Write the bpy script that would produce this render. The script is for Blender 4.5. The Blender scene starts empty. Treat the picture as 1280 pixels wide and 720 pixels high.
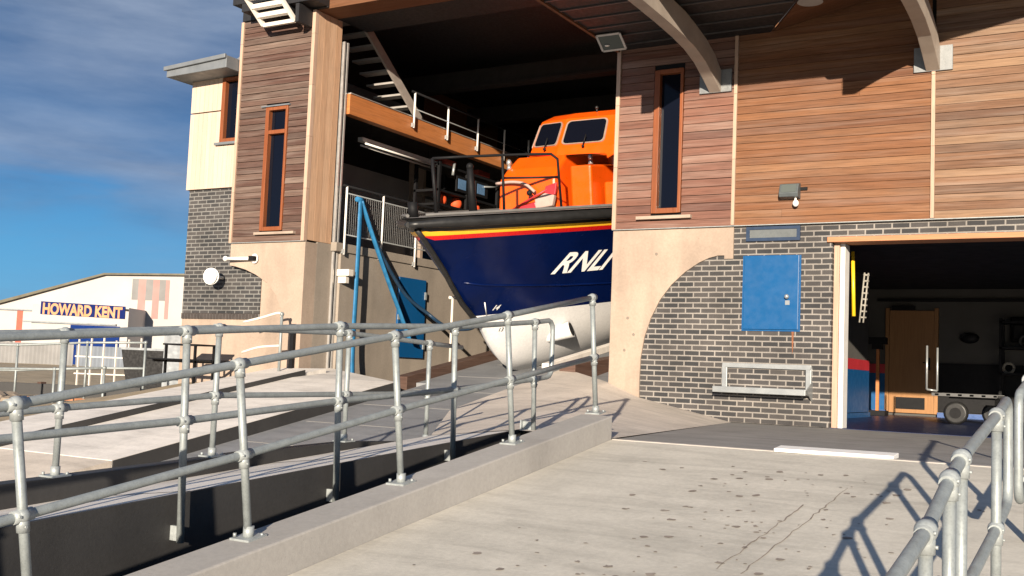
import bpy, bmesh, math, random
from mathutils import Vector, Matrix
random.seed(7)
scene = bpy.context.scene
COL = scene.collection
PI = math.pi

# ------------------------------------------------------------------ helpers
class MB:
    """collects polygons in world coordinates; build() links them as one mesh object"""
    def __init__(s):
        s.v = []; s.f = []; s.m = []; s.t = []; s.sm = []
    def poly(s, pts, mat=0, tint=0.5, smooth=False):
        i = len(s.v); s.v += [tuple(p) for p in pts]
        s.f.append(tuple(range(i, i + len(pts)))); s.m.append(mat); s.t.append(tint); s.sm.append(smooth)
    def faces(s, verts, faces, mat=0, tint=0.5, smooth=False):
        i = len(s.v); s.v += [tuple(p) for p in verts]
        for f in faces:
            s.f.append(tuple(i + k for k in f)); s.m.append(mat); s.t.append(tint); s.sm.append(smooth)
    def box(s, x0, x1, y0, y1, z0, z1, mat=0, tint=0.5):
        v = [(x0,y0,z0),(x1,y0,z0),(x1,y1,z0),(x0,y1,z0),(x0,y0,z1),(x1,y0,z1),(x1,y1,z1),(x0,y1,z1)]
        s.faces(v, [(0,3,2,1),(4,5,6,7),(0,1,5,4),(1,2,6,5),(2,3,7,6),(3,0,4,7)], mat, tint)
    def hexa(s, v, mat=0, tint=0.5):
        s.faces(v, [(0,3,2,1),(4,5,6,7),(0,1,5,4),(1,2,6,5),(2,3,7,6),(3,0,4,7)], mat, tint)
    def prism(s, pts, vec, mat=0, tint=0.5, smooth=False):
        """closed polygon pts swept along vec"""
        n = len(pts); vec = Vector(vec)
        a = [Vector(p) for p in pts]; b = [p + vec for p in a]
        nrm = Vector((0,0,0))
        for k in range(n): nrm += a[k].cross(a[(k+1) % n])
        if nrm.dot(vec) > 0: a.reverse(); b.reverse()
        s.faces(a + b, [tuple(range(n)), tuple(range(2*n-1, n-1, -1))], mat, tint)
        s.faces(a + b, [(k, k+n, (k+1) % n + n, (k+1) % n) for k in range(n)], mat, tint, smooth)
    def obox(s, c, ax, ay, az, mat=0, tint=0.5):
        c = Vector(c); ax = Vector(ax); ay = Vector(ay); az = Vector(az)
        v = [c+sx*ax+sy*ay+sz*az for sz in (-1,1) for sx,sy in ((-1,-1),(1,-1),(1,1),(-1,1))]
        s.hexa(v, mat, tint)
    def tube(s, path, r, n=12, mat=0, cap=True, flat=1.0, tint=.5):
        path = [Vector(p) for p in path]; rings = []
        up = Vector((0,0,1)); prev = None
        for k, p in enumerate(path):
            if k == 0: d = path[1] - p
            elif k == len(path)-1: d = p - path[k-1]
            else: d = (path[k+1]-p).normalized() + (p-path[k-1]).normalized()
            d.normalize()
            if prev is None:
                a = d.cross(up)
                if a.length < .1: a = d.cross(Vector((1,0,0)))
            else: a = prev - d*prev.dot(d)
            a.normalize(); prev = a; b = d.cross(a)
            rr = r[k] if isinstance(r, (list, tuple)) else r
            rings.append([p + a*math.cos(2*PI*j/n)*rr + b*math.sin(2*PI*j/n)*rr*flat for j in range(n)])
        vs = [q for ring in rings for q in ring]
        fs = [(k*n+j, k*n+(j+1)%n, (k+1)*n+(j+1)%n, (k+1)*n+j) for k in range(len(rings)-1) for j in range(n)]
        s.faces(vs, fs, mat, tint, True)
        if cap:
            s.poly(rings[0][::-1], mat, tint); s.poly(rings[-1], mat, tint)
    def ball(s, c, r, n=14, m=8, sc=(1,1,1), mat=0):
        c = Vector(c); vs = []
        for i in range(m+1):
            th = PI*i/m
            for j in range(n):
                ph = 2*PI*j/n
                vs.append(c + Vector((r*sc[0]*math.sin(th)*math.cos(ph), r*sc[1]*math.sin(th)*math.sin(ph), r*sc[2]*math.cos(th))))
        s.faces(vs, [(i*n+j, (i+1)*n+j, (i+1)*n+(j+1)%n, i*n+(j+1)%n) for i in range(m) for j in range(n)], mat, .5, True)
    def build(s, name, mats, parent=None, bevel=0, merge=True):
        me = bpy.data.meshes.new(name)
        off = Vector((0,0,0)); p = parent
        while p is not None: off += p.location; p = p.parent
        me.from_pydata([Vector(v)-off for v in s.v], [], s.f)
        if not isinstance(mats, (list, tuple)): mats = [mats]
        for m in mats: me.materials.append(m)
        me.color_attributes.new('tint', 'FLOAT_COLOR', 'CORNER'); me.uv_layers.new(name='UVMap')
        uv = me.uv_layers['UVMap']; ca = me.color_attributes['tint']
        wv = s.v
        for pi, pl in enumerate(me.polygons):
            pl.material_index = s.m[pi]; pl.use_smooth = s.sm[pi]
            n = pl.normal; ax = max(range(3), key=lambda k: abs(n[k]))
            t = s.t[pi]
            for li in pl.loop_indices:
                c = wv[me.loops[li].vertex_index]
                uv.data[li].uv = ((c[1], c[2]), (c[0], c[2]), (c[0], c[1]))[ax]
                ca.data[li].color = (t, t, t, 1)
        if merge:
            bm = bmesh.new(); bm.from_mesh(me)
            bmesh.ops.remove_doubles(bm, verts=bm.verts, dist=1e-5)
            bm.to_mesh(me); bm.free()
        me.update()
        o = bpy.data.objects.new(name, me); COL.objects.link(o)
        if parent: o.parent = parent
        if bevel:
            b = o.modifiers.new('Bevel', 'BEVEL'); b.width = bevel; b.segments = 2; b.limit_method = 'ANGLE'
            b.angle_limit = math.radians(40)
        return o

def tag(o, label, cat, group=None):
    o['label'] = label; o['category'] = cat
    if group: o['group'] = group
    return o
def thing(name, label, cat, loc=(0,0,0), group=None):
    o = bpy.data.objects.new(name, None); o.empty_display_size = .2; COL.objects.link(o); o.location = loc
    return tag(o, label, cat, group)
def struct(o):
    o['kind'] = 'structure'; return o
def lerp(a, b, t): return a + (b-a)*t

# ------------------------------------------------------------------ materials
def new_mat(name):
    m = bpy.data.materials.new(name); m.use_nodes = True
    nt = m.node_tree; b = nt.nodes['Principled BSDF']
    return m, nt, b
def node(nt, typ, **kw):
    n = nt.nodes.new(typ)
    for k, v in kw.items():
        if k in n.inputs: n.inputs[k].default_value = v
        else: setattr(n, k, v)
    return n
def mixc(nt, fac, a, b, blend='MIX'):
    n = nt.nodes.new('ShaderNodeMix'); n.data_type = 'RGBA'; n.blend_type = blend
    for sock, val in ((n.inputs[0], fac), (n.inputs[6], a), (n.inputs[7], b)):
        if hasattr(val, 'links') or hasattr(val, 'is_linked'): nt.links.new(val, sock)
        elif isinstance(val, (int, float)): sock.default_value = val
        else: sock.default_value = (*val, 1) if len(val) == 3 else val
    return n.outputs[2]
def ramp(nt, src, stops):
    r = nt.nodes.new('ShaderNodeValToRGB'); nt.links.new(src, r.inputs[0])
    el = r.color_ramp.elements
    while len(el) < len(stops): el.new(.5)
    for e, (p, c) in zip(el, stops):
        e.position = p; e.color = (c, c, c, 1) if isinstance(c, (int, float)) else (*c, 1)
    return r.outputs[0]
def coords(nt, kind='Object', scale=(1,1,1)):
    tc = nt.nodes.new('ShaderNodeTexCoord'); mp = nt.nodes.new('ShaderNodeMapping')
    nt.links.new(tc.outputs[kind], mp.inputs[0]); mp.inputs['Scale'].default_value = scale
    return mp.outputs[0]
def noise(nt, vec, scale, detail=4, rough=.55, dist=0):
    n = node(nt, 'ShaderNodeTexNoise', Scale=scale, Detail=detail, Roughness=rough, Distortion=dist)
    nt.links.new(vec, n.inputs['Vector']); return n.outputs[0]
def bump(nt, b, h, strength=.3, dist=.01):
    n = node(nt, 'ShaderNodeBump', Strength=strength, Distance=dist)
    nt.links.new(h, n.inputs['Height']); nt.links.new(n.outputs[0], b.inputs['Normal'])

def plain(name, col, rough=.5, metal=0, var=.12, scale=6, coat=0, spec=.5, bmp=0.0):
    m, nt, b = new_mat(name)
    v = coords(nt); n = noise(nt, v, scale, 5, .6)
    lo = tuple(c*(1-var) for c in col); hi = tuple(min(1, c*(1+var)) for c in col)
    c = ramp(nt, n, [(.3, lo), (.7, hi)]); nt.links.new(c, b.inputs['Base Color'])
    r = ramp(nt, noise(nt, v, scale*3, 3), [(.3, max(0, rough-.08)), (.7, min(1, rough+.08))]); nt.links.new(r, b.inputs['Roughness'])
    b.inputs['Metallic'].default_value = metal; b.inputs['Coat Weight'].default_value = coat
    b.inputs['Specular IOR Level'].default_value = spec
    if bmp: bump(nt, b, noise(nt, v, scale*8, 4), bmp, .004)
    return m

def concrete(name, col, stain=.35, streak=True, sc=1.0, rough=.85, bmp=.25):
    m, nt, b = new_mat(name)
    v = coords(nt)
    big = ramp(nt, noise(nt, v, .7*sc, 6, .62), [(.28, 0.0), (.72, 1.0)])
    c1 = mixc(nt, big, tuple(c*(1-stain*.5) for c in col), tuple(min(1, c*(1+stain*.25)) for c in col))
    fine = ramp(nt, noise(nt, v, 26*sc, 5, .7), [(.3, .90), (.7, 1.06)])
    c2 = mixc(nt, 1.0, c1, fine, 'MULTIPLY')
    if streak:
        vs = coords(nt, 'Object', (2.4, 2.4, .32))
        st = ramp(nt, noise(nt, vs, 1.1, 3, .45), [(.50, 1.0), (.80, 1-stain*.40)])
        c2 = mixc(nt, 1.0, c2, st, 'MULTIPLY')
    pits = ramp(nt, noise(nt, v, 60, 2, .5), [(.24, .62), (.33, 1.0)])
    c2 = mixc(nt, .6 if streak else .22, c2, pits, 'MULTIPLY')
    if not streak:
        sm = ramp(nt, noise(nt, coords(nt, 'Object', (.55, 2.6, 1)), 1.7, 6, .65, .5), [(.30, .80), (.5, 1.0), (.72, 1.10)])
        c2 = mixc(nt, 1.0, c2, sm, 'MULTIPLY')
        sp2 = ramp(nt, noise(nt, coords(nt, 'Object', (.5, .16, 1)), 5.0, 5, .6, .3), [(.34, .90), (.55, 1.0)])
        c2 = mixc(nt, 1.0, c2, sp2, 'MULTIPLY')
    nt.links.new(c2, b.inputs['Base Color']); b.inputs['Roughness'].default_value = rough
    b.inputs['Specular IOR Level'].default_value = .25
    bump(nt, b, noise(nt, v, 45, 6, .7), bmp, .006)
    return m

def wood(name, cols, grain=1.0, along='u', rough=.7, wear=.3):
    """boards: per-board tint attribute picks the hue, grain runs along u"""
    m, nt, b = new_mat(name)
    at = nt.nodes.new('ShaderNodeAttribute'); at.attribute_name = 'tint'
    base = ramp(nt, at.outputs['Fac'], [(i/(len(cols)-1), c) for i, c in enumerate(cols)])
    sc = (1.0, 22, 1) if along == 'u' else (22, 1.0, 1)
    # offset the grain by the tint so that neighbouring boards do not share it
    tc = nt.nodes.new('ShaderNodeTexCoord'); ad = nt.nodes.new('ShaderNodeVectorMath'); ad.operation = 'ADD'
    ml = nt.nodes.new('ShaderNodeVectorMath'); ml.operation = 'SCALE'; ml.inputs['Scale'].default_value = 37.0
    nt.links.new(at.outputs['Color'], ml.inputs[0]); nt.links.new(tc.outputs['UV'], ad.inputs[0]); nt.links.new(ml.outputs[0], ad.inputs[1])
    mp = nt.nodes.new('ShaderNodeMapping'); mp.inputs['Scale'].default_value = sc; nt.links.new(ad.outputs[0], mp.inputs[0])
    g = noise(nt, mp.outputs[0], 2.2, 6, .65, .4)
    gr = ramp(nt, g, [(.28, .55), (.5, .98), (.74, 1.3)])
    c = mixc(nt, grain, base, gr, 'MULTIPLY')
    mp2 = nt.nodes.new('ShaderNodeMapping'); mp2.inputs['Scale'].default_value = (1,1,1) ; nt.links.new(ad.outputs[0], mp2.inputs[0])
    w = ramp(nt, noise(nt, mp.outputs[0], .55, 4, .6), [(.5, 0.0), (.8, wear)])
    c = mixc(nt, w, c, (.36, .31, .27))
    pv = ramp(nt, noise(nt, coords(nt, 'Object', (.8,.8,2.2)), 1.1, 5, .6), [(.48, 0.0), (.68, min(.6, wear*1.3))])
    c = mixc(nt, pv, c, mixc(nt, .6, c, (.17,.135,.115)))
    nt.links.new(c, b.inputs['Base Color']); b.inputs['Roughness'].default_value = rough
    b.inputs['Specular IOR Level'].default_value = .3
    bump(nt, b, g, .25, .006)
    return m

def brick(name, mortar=(.235,.215,.195)):
    m, nt, b = new_mat(name)
    tc = nt.nodes.new('ShaderNodeTexCoord')
    nz = noise(nt, tc.outputs['UV'], 9, 3)
    br = node(nt, 'ShaderNodeTexBrick', Scale=1.0)
    br.offset = .5; br.squash = 1.0
    br.inputs['Brick Width'].default_value = .225; br.inputs['Row Height'].default_value = .075
    br.inputs['Mortar Size'].default_value = .0105; br.inputs['Mortar Smooth'].default_value = .12
    br.inputs['Bias'].default_value = -.1
    br.inputs['Color1'].default_value = (.034,.034,.036,1); br.inputs['Color2'].default_value = (.074,.067,.064,1)
    br.inputs['Mortar'].default_value = (*mortar,1)
    wob = nt.nodes.new('ShaderNodeVectorMath'); wob.operation = 'MULTIPLY_ADD'
    nn = node(nt, 'ShaderNodeTexNoise', Scale=7.0, Detail=2.0); nt.links.new(tc.outputs['UV'], nn.inputs['Vector'])
    wob.inputs[1].default_value = (.006,.006,0); nt.links.new(nn.outputs[1], wob.inputs[0]); nt.links.new(tc.outputs['UV'], wob.inputs[2])
    nt.links.new(wob.outputs[0], br.inputs['Vector'])
    var = ramp(nt, noise(nt, tc.outputs['UV'], 1.3, 5, .6), [(.3, .68), (.7, 1.28)])
    c = mixc(nt, 1.0, br.outputs['Color'], var, 'MULTIPLY')
    sp = ramp(nt, noise(nt, tc.outputs['UV'], 70, 3, .6), [(.3, .8), (.7, 1.18)])
    c = mixc(nt, 1.0, c, sp, 'MULTIPLY')
    nt.links.new(c, b.inputs['Base Color']); b.inputs['Roughness'].default_value = .8
    b.inputs['Specular IOR Level'].default_value = .3
    inv = nt.nodes.new('ShaderNodeMath'); inv.operation = 'SUBTRACT'; inv.inputs[0].default_value = 1.0
    nt.links.new(br.outputs['Fac'], inv.inputs[1])
    bump(nt, b, inv.outputs[0], .6, .008)
    return m

def galv(name, col=(.26,.285,.285)):
    m, nt, b = new_mat(name)
    v = coords(nt)
    n = noise(nt, v, 14, 5, .65)
    c = ramp(nt, n, [(.28, tuple(k*.84 for k in col)), (.5, col), (.75, tuple(min(1, k*1.15) for k in col))])
    vo = node(nt, 'ShaderNodeTexVoronoi', Scale=90.0); nt.links.new(v, vo.inputs['Vector'])
    sp = ramp(nt, vo.outputs['Distance'], [(0, .9), (.6, 1.08)])
    c = mixc(nt, 1.0, c, sp, 'MULTIPLY')
    dirt = ramp(nt, noise(nt, v, 3.2, 4, .6), [(.55, 0.0), (.8, .35)])
    c = mixc(nt, dirt, c, (.20,.19,.17))
    nt.links.new(c, b.inputs['Base Color'])
    b.inputs['Metallic'].default_value = .3
    nt.links.new(ramp(nt, n, [(.3, .38), (.7, .6)]), b.inputs['Roughness'])
    bump(nt, b, noise(nt, v, 60, 4), .12, .003)
    return m

def glass_mat(name, col=(.004,.005,.010), rough=.06):
    m, nt, b = new_mat(name)
    b.inputs['Base Color'].default_value = (*col, 1); b.inputs['Roughness'].default_value = rough
    b.inputs['Specular IOR Level'].default_value = .22
    bump(nt, b, noise(nt, coords(nt), 1.5, 2), .04, .01)
    return m

M = {}
M['conc_wall'] = concrete('cast_concrete_wall', (.40,.31,.245), .6)
M['conc_inner'] = concrete('boathouse_inner_concrete', (.31,.265,.22), .42)
M['conc_slab'] = concrete('brushed_slab_concrete', (.55,.517,.45), .28, streak=False, sc=1.0, bmp=.35)
M['conc_kerb'] = concrete('kerb_concrete', (.38,.36,.335), .3)
M['conc_strip'] = concrete('dark_forecourt_concrete', (.30,.285,.265), .3, streak=False)
M['conc_apron'] = concrete('apron_concrete', (.63,.56,.485), .34, streak=False)
M['conc_pale'] = concrete('pale_slipway_concrete', (.74,.69,.63), .24, streak=False)
M['dark_wall'] = concrete('black_tarred_concrete', (.045,.044,.044), .5, streak=True, rough=.6)
M['slip'] = concrete('slipway_grey_paint', (.24,.245,.255), .3, streak=False, rough=.55, bmp=.12)
M['sand'] = concrete('sandy_ground', (.46,.36,.23), .45, streak=False, sc=.6, bmp=.6)
M['brick'] = brick('dark_engineering_brick')
M['brick_left'] = brick('dim_lit_brick', (.175,.17,.16))  # same brick, mortar darkened so the left wing looks less lit
M['wood_right'] = wood('cedar_cladding_orange', [(.150,.063,.029),(.20,.088,.039),(.17,.071,.032),(.245,.122,.060),(.128,.053,.026)], .9, wear=.2)
M['wood_pier'] = wood('cedar_cladding_pinkish', [(.15,.066,.045),(.20,.092,.063),(.115,.055,.042),(.235,.13,.097),(.165,.077,.055)], .9, wear=.3)
M['wood_tower'] = wood('cedar_cladding_weathered', [(.068,.035,.026),(.095,.052,.039),(.080,.040,.030),(.145,.094,.072),(.066,.042,.034)], 1.0, wear=.3)
M['wood_jamb'] = wood('pale_timber_lining', [(.46,.28,.17),(.55,.36,.235),(.50,.315,.195)], .6, 'v', wear=.12)
M['wood_pale'] = wood('pale_vertical_boards', [(.50,.39,.305),(.56,.44,.35),(.53,.41,.325)], .35, 'v', wear=.08)
M['wood_trim'] = wood('pale_trim_batten', [(.44,.30,.22),(.50,.35,.26)], .5, 'v', wear=.1)
M['wood_frame'] = wood('stained_window_timber', [(.21,.062,.022),(.25,.078,.028)], .6, 'v', rough=.45, wear=.05)
M['wood_lintel'] = wood('stained_lintel_timber', [(.46,.20,.10),(.50,.23,.12)], .5, 'u', wear=.1)
M['wood_beam'] = wood('glulam_orange_beam', [(.40,.145,.045),(.47,.18,.06)], .6, 'u', rough=.5, wear=.05)
M['wood_soffit'] = wood('brown_soffit_boards', [(.115,.047,.020),(.15,.064,.028),(.10,.041,.018)], .7, 'u', wear=.05)
M['wood_sleeper'] = wood('dark_timber_baulk', [(.075,.042,.03),(.10,.055,.04)], .9, 'u', wear=.15)
M['wood_door'] = wood('oak_veneer_door', [(.30,.15,.062),(.33,.17,.07)], .45, 'v', rough=.45, wear=.0)
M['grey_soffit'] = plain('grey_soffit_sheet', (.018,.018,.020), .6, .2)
M['bracket'] = plain('grey_painted_glulam', (.33,.28,.235), .6, 0, .12, 3, bmp=.1)
M['galv'] = galv('galvanised_tube')
M['galv_plate'] = galv('galvanised_plate', (.32,.345,.345))
M['steel'] = plain('stainless_steel', (.37,.385,.385), .35, .5, .05, 2)
M['track'] = plain('door_track_aluminium', (.52,.50,.48), .4, .6, .1)
M['roof_grey'] = plain('lead_grey_roof', (.17,.185,.20), .55, .2, .12, 3)
M['white'] = plain('white_paint', (.78,.75,.71), .5, 0, .06, 3)
M['shed_white'] = plain('shed_render', (.44,.415,.395), .85, 0, .08, .35)
M['offwhite'] = plain('offwhite_render', (.66,.60,.53), .8, 0, .06, .4)
M['blue'] = plain('blue_door_paint', (.004,.075,.215), .38, 0, .04, 3)
M['blue_shed'] = plain('blue_shutter', (.003,.022,.13), .7, 0, .1, 2, 0, .1)
M['red'] = plain('red_paint', (.42,.025,.035), .45, 0, .1, 3)
M['black'] = plain('black_paint', (.008,.008,.009), .6, 0, .12, 6, 0, .2)
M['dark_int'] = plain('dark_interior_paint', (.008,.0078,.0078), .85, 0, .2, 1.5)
M['grey_int'] = plain('grey_interior_wall', (.30,.285,.275), .85, 0, .15, 1)
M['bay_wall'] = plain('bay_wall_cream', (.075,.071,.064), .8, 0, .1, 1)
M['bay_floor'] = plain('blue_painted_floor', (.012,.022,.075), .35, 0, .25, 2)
M['glass'] = glass_mat('dark_window_glass')
M['rubber'] = plain('black_rubber', (.014,.014,.014), .45, 0, .3, 5)
M['navy'] = plain('navy_hull_gloss', (.0012,.0065,.048), .22, 0, .2, 1.2, 0, .22)
M['antifoul'] = concrete('white_antifouling', (.70,.69,.68), .14, rough=.5, bmp=.05)
M['yellow'] = plain('yellow_stripe', (.95,.50,.03), .3, 0, .05)
M['redstripe'] = plain('red_stripe', (.60,.012,.012), .3, 0, .05)
M['orange'] = plain('fluorescent_orange_paint', (.80,.092,.003), .33, 0, .07, 2, .3)
M['plate'] = galv('bracket_plate', (.22,.23,.235))
M['deck'] = plain('grey_nonslip_deck', (.22,.21,.20), .8, 0, .2, 12)
M['letter'] = plain('white_letter_vinyl', (.84,.82,.80), .4, 0, .03)
M['hose'] = plain('blue_layflat_hose', (.015,.14,.30), .6, 0, .25, 7, bmp=.3)
M['hose_dark'] = plain('dark_blue_hose', (.012,.035,.07), .5, 0, .3, 7)
M['stain'] = plain('dark_oil_spot', (.235,.20,.17), .7, 0, .3, 9)
M['sign_blue'] = plain('sign_blue_board', (.004,.014,.10), .7, 0, .06, 1, 0, .1)
M['sign_orange'] = plain('sign_orange_letters', (.55,.20,.06), .5, 0, .05, 1)
M['pale_red'] = plain('faded_red_stripe', (.36,.20,.18), .8, 0, .1, .8)
M['bright_red'] = plain('red_stripe_paint', (.52,.09,.055), .7, 0, .1, .8)
M['pale_grey'] = plain('faded_grey_stripe', (.20,.195,.19), .8, 0, .12, .8)
M['fence_sheet'] = plain('weathered_corrugated_sheet', (.26,.255,.25), .6, .1, .15, .9)
M['rock'] = concrete('rubble_stone', (.36,.29,.22), .5, streak=False, bmp=.8)
M['yellow_pole'] = plain('yellow_pole_paint', (.80,.50,.02), .4)
M['rope'] = plain('pale_rope', (.30,.28,.24), .9, 0, .25, 30)
M['mirror_lamp'] = plain('white_opal_globe', (.86,.86,.84), .3, 0, .02)
M['flood_glass'] = glass_mat('floodlight_glass', (.10,.115,.11), .15)
M['mesh'] = plain('wire_mesh_steel', (.20,.20,.20), .5, .6)
M['lifejacket'] = plain('orange_lifejacket', (.75,.09,.02), .7)
M['screen'] = plain('blue_grey_screen', (.10,.19,.33), .25)

# ------------------------------------------------------------------ text
def text_polys(txt, size, shear=0, xs=1.0, off=0.0):
    cu = bpy.data.curves.new('txt', 'FONT'); cu.body = txt; cu.size = size; cu.shear = shear; cu.offset = off
    cu.resolution_u = 4
    ob = bpy.data.objects.new('txt', cu); COL.objects.link(ob)
    dg = bpy.context.evaluated_depsgraph_get(); me = bpy.data.meshes.new_from_object(ob.evaluated_get(dg))
    bm = bmesh.new(); bm.from_mesh(me)
    bmesh.ops.triangulate(bm, faces=bm.faces)
    for v in bm.verts: v.co.x *= xs
    vs = [v.co.copy() for v in bm.verts]; fs = [tuple(v.index for v in f.verts) for f in bm.faces]
    bm.free(); bpy.data.meshes.remove(me); bpy.data.objects.remove(ob); bpy.data.curves.remove(cu)
    return vs, fs

# ------------------------------------------------------------------ ground and paving (the setting)
SL = .148                                   # fall of the near ramp
def slab_z(y): return -.02 + SL*(y+5.3) if y < -5.3 else -.02*(y/-5.3)
def P(y): return .5 + .18*y                 # fall of the slipway decks
def WK(x, y):                               # side walkway, falls gently seaward and a little to the left
    return .39 + .07*y + .13*(x+5.3)

m = MB(); R_ = 900
m.poly([(-R_,-R_,-3.2),(R_,-R_,-3.2),(R_,R_,-3.2),(-R_,R_,-3.2)])
struct(m.build('ground', M['sand']))
# sandy yard left of the boathouse
m = MB()
n = 26
def yard_z(x, y):
    return -.42 + .05*math.sin(x*.9+y*.7)*math.sin(y*1.3) + .45*min(1, max(0, (-26-x)/14)) + .58*min(1, max(0, (x+18)/3.2))*min(1, max(0, (y+3.5)/3.0))
n = 44
ux = lambda i: -13.35 - 82*(i/n)**2.2
uy = lambda j: -14 + 74*(j/n)**1.5
for i in range(n):
    for j in range(n):
        x0, x1 = ux(i), ux(i+1); y0, y1 = uy(j), uy(j+1)
        m.poly([(x1,y0,yard_z(x1,y0)),(x0,y0,yard_z(x0,y0)),(x0,y1,yard_z(x0,y1)),(x1,y1,yard_z(x1,y1))], smooth=True)
struct(m.build('yard', M['sand']))

# the ramp slab the picture is taken over, with sawn joints
m = MB()
ys = [-5.3,-12.6,-19.0]
for a, b in zip(ys[:-1], ys[1:]):
    for x0, x1 in ((-4.35,-.30),(-.30,3.0)):
        g = .004
        m.hexa([(x0+g,b+g,slab_z(b)-.3),(x1-g,b+g,slab_z(b)-.3),(x1-g,a-g,slab_z(a)-.3),(x0+g,a-g,slab_z(a)-.3),
                (x0+g,b+g,slab_z(b)),(x1-g,b+g,slab_z(b)),(x1-g,a-g,slab_z(a)),(x0+g,a-g,slab_z(a))])
struct(m.build('ramp_slab', M['conc_slab'], bevel=.004))
m = MB()
m.hexa([(-4.95,-5.29,-.4),(4,-5.29,-.4),(4,.0,-.4),(-5.03,.0,-.4),(-4.33,-5.29,-.02),(4,-5.29,-.02),(4,.0,0),(-5.03,.0,-.002)])
struct(m.build('forecourt', M['conc_strip']))
# the warped apron between the pier foot and the flat forecourt
m = MB()
top = [(-8.05,.75,.66),(-6.9,.0,.472),(-6.4,-.0,.272),(-5.03,-.0,-.002)]
bot = [(-7.95,-2.6,.04),(-6.5,-5.12,WK(-6.5,-5.1)),(-5.3,-5.45,WK(-5.3,-5.4)),(-4.36,-5.27,-.014)]
N = 12
def sub(poly, t):
    t *= len(poly)-1; k = min(int(t), len(poly)-2); f = t-k
    return Vector(poly[k]).lerp(Vector(poly[k+1]), f)
for i in range(N*3):
    for j in range(N):
        q = []
        for a, b in ((i,j),(i+1,j),(i+1,j+1),(i,j+1)):
            u = a/(N*3); v = b/N
            q.append(sub(bot, u).lerp(sub(top, u), v))
        m.poly(q, smooth=True)
struct(m.build('apron', M['conc_apron']))
# narrow side walkway
m = MB()
yy = [-15,-12,-9.5,-7.5,-5.10]
for a, b in zip(yy[:-1], yy[1:]):
    e = -.35 if b > -5.5 else 0
    m.poly([(-6.5,a,WK(-6.5,a)),(-5.3,a,WK(-5.3,a)),(-5.3,b+e,WK(-5.3,b+e)-.003),(-6.5,b,WK(-6.5,b)-.003)])
struct(m.build('walkway', M['conc_pale']))
# left slipway deck, the raised deck beyond, and the rough seaward end
m = MB()
def slabP(x0, x1, y0, y1, dz, th=.5):
    m.hexa([(x0,y0,P(y0)+dz-th),(x1,y0,P(y0)+dz-th),(x1,y1,P(y1)+dz-th),(x0,y1,P(y1)+dz-th),
            (x0,y0,P(y0)+dz),(x1,y0,P(y0)+dz),(x1,y1,P(y1)+dz),(x0,y1,P(y1)+dz)])
slabP(-12.2,-10.12,-6.15,-.9,0)
m.hexa([(-12.2,-.9,-.2),(-10.12,-.9,-.2),(-10.12,-.88,-.2),(-12.84,.78,-.2),(-12.2,-.9,P(-.9)),(-10.12,-.9,P(-.9)),(-10.12,-.88,P(-.88)),(-12.84,.78,.51)])
struct(m.build('slip_deck', M['conc_pale']))
m = MB()
m.hexa([(-13.6,-6.3,-1.2),(-12.21,-6.3,-1.2),(-12.21,-.05,-1.2),(-13.4,-.05,-1.2),(-13.6,-6.3,P(-6.3)+.06),(-12.21,-6.3,P(-6.3)+.1),(-12.21,-.05,.5),(-13.4,-.05,.47)])
struct(m.build('quay', M['conc_pale']))
m = MB(); slabP(-12.2,-10.12,-15,-6.160,-.004); slabP(-13.8,-12.2,-15,-6.31,-.08)
struct(m.build('rough_slip', concrete('rough_seaward_concrete', (.66,.58,.49), .4, streak=False, sc=1.6, bmp=.5)))
# the keelway of the slip, a shallow painted trough that climbs into the boathouse
m = MB(); dz = -.17
m.hexa([(-10.11,-16,P(-16)+dz-.4),(-6.66,-16,P(-16)+dz-.4),(-6.66,-2.5,P(-2.5)+dz-.4),(-10.11,-2.5,P(-2.5)+dz-.4),
        (-10.11,-16,P(-16)+dz),(-6.66,-16,P(-16)+dz),(-6.66,-2.5,P(-2.5)+dz),(-10.11,-2.5,P(-2.5)+dz)])
m.hexa([(-10.11,-2.5,-1),(-7.6,-2.5,-1),(-7.6,0,-1),(-10.11,0,-1),(-10.11,-2.5,P(-2.5)+dz),(-7.6,-2.5,P(-2.5)+dz),(-7.6,0,P(0)+dz),(-10.11,0,P(0)+dz)])
m.hexa([(-10.35,0,-1),(-6.9,0,-1),(-6.9,8,-1),(-10.35,8,-1),(-10.35,0,P(0)+dz),(-6.9,0,P(0)+dz),(-6.9,8,P(8)+dz),(-10.35,8,P(8)+dz)])
m.hexa([(-10.35,8,-1),(-6.9,8,-1),(-6.9,19,-1),(-10.35,19,-1),(-10.35,8,P(8)+dz),(-6.9,8,P(8)+dz),(-6.9,19,P(8)+dz),(-10.35,19,P(8)+dz)])
m.box(-12.74,-10.60,-.9,19,-1,.06)
for k in range(8):                               # joints of the steel keel plates
    y = -6.8 + k*1.25
    m.hexa([(-10.0,y,P(y)+dz+.001),(-8.3,y,P(y)+dz+.001),(-8.3,y+.03,P(y+.03)+dz+.001),(-10.0,y+.03,P(y+.03)+dz+.001),
            (-10.0,y,P(y)+dz+.006),(-8.3,y,P(y)+dz+.006),(-8.3,y+.03,P(y+.03)+dz+.006),(-10.0,y+.03,P(y+.03)+dz+.006)], 1)
struct(m.build('slipway', [M['slip'], M['pale_grey']]))
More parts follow.
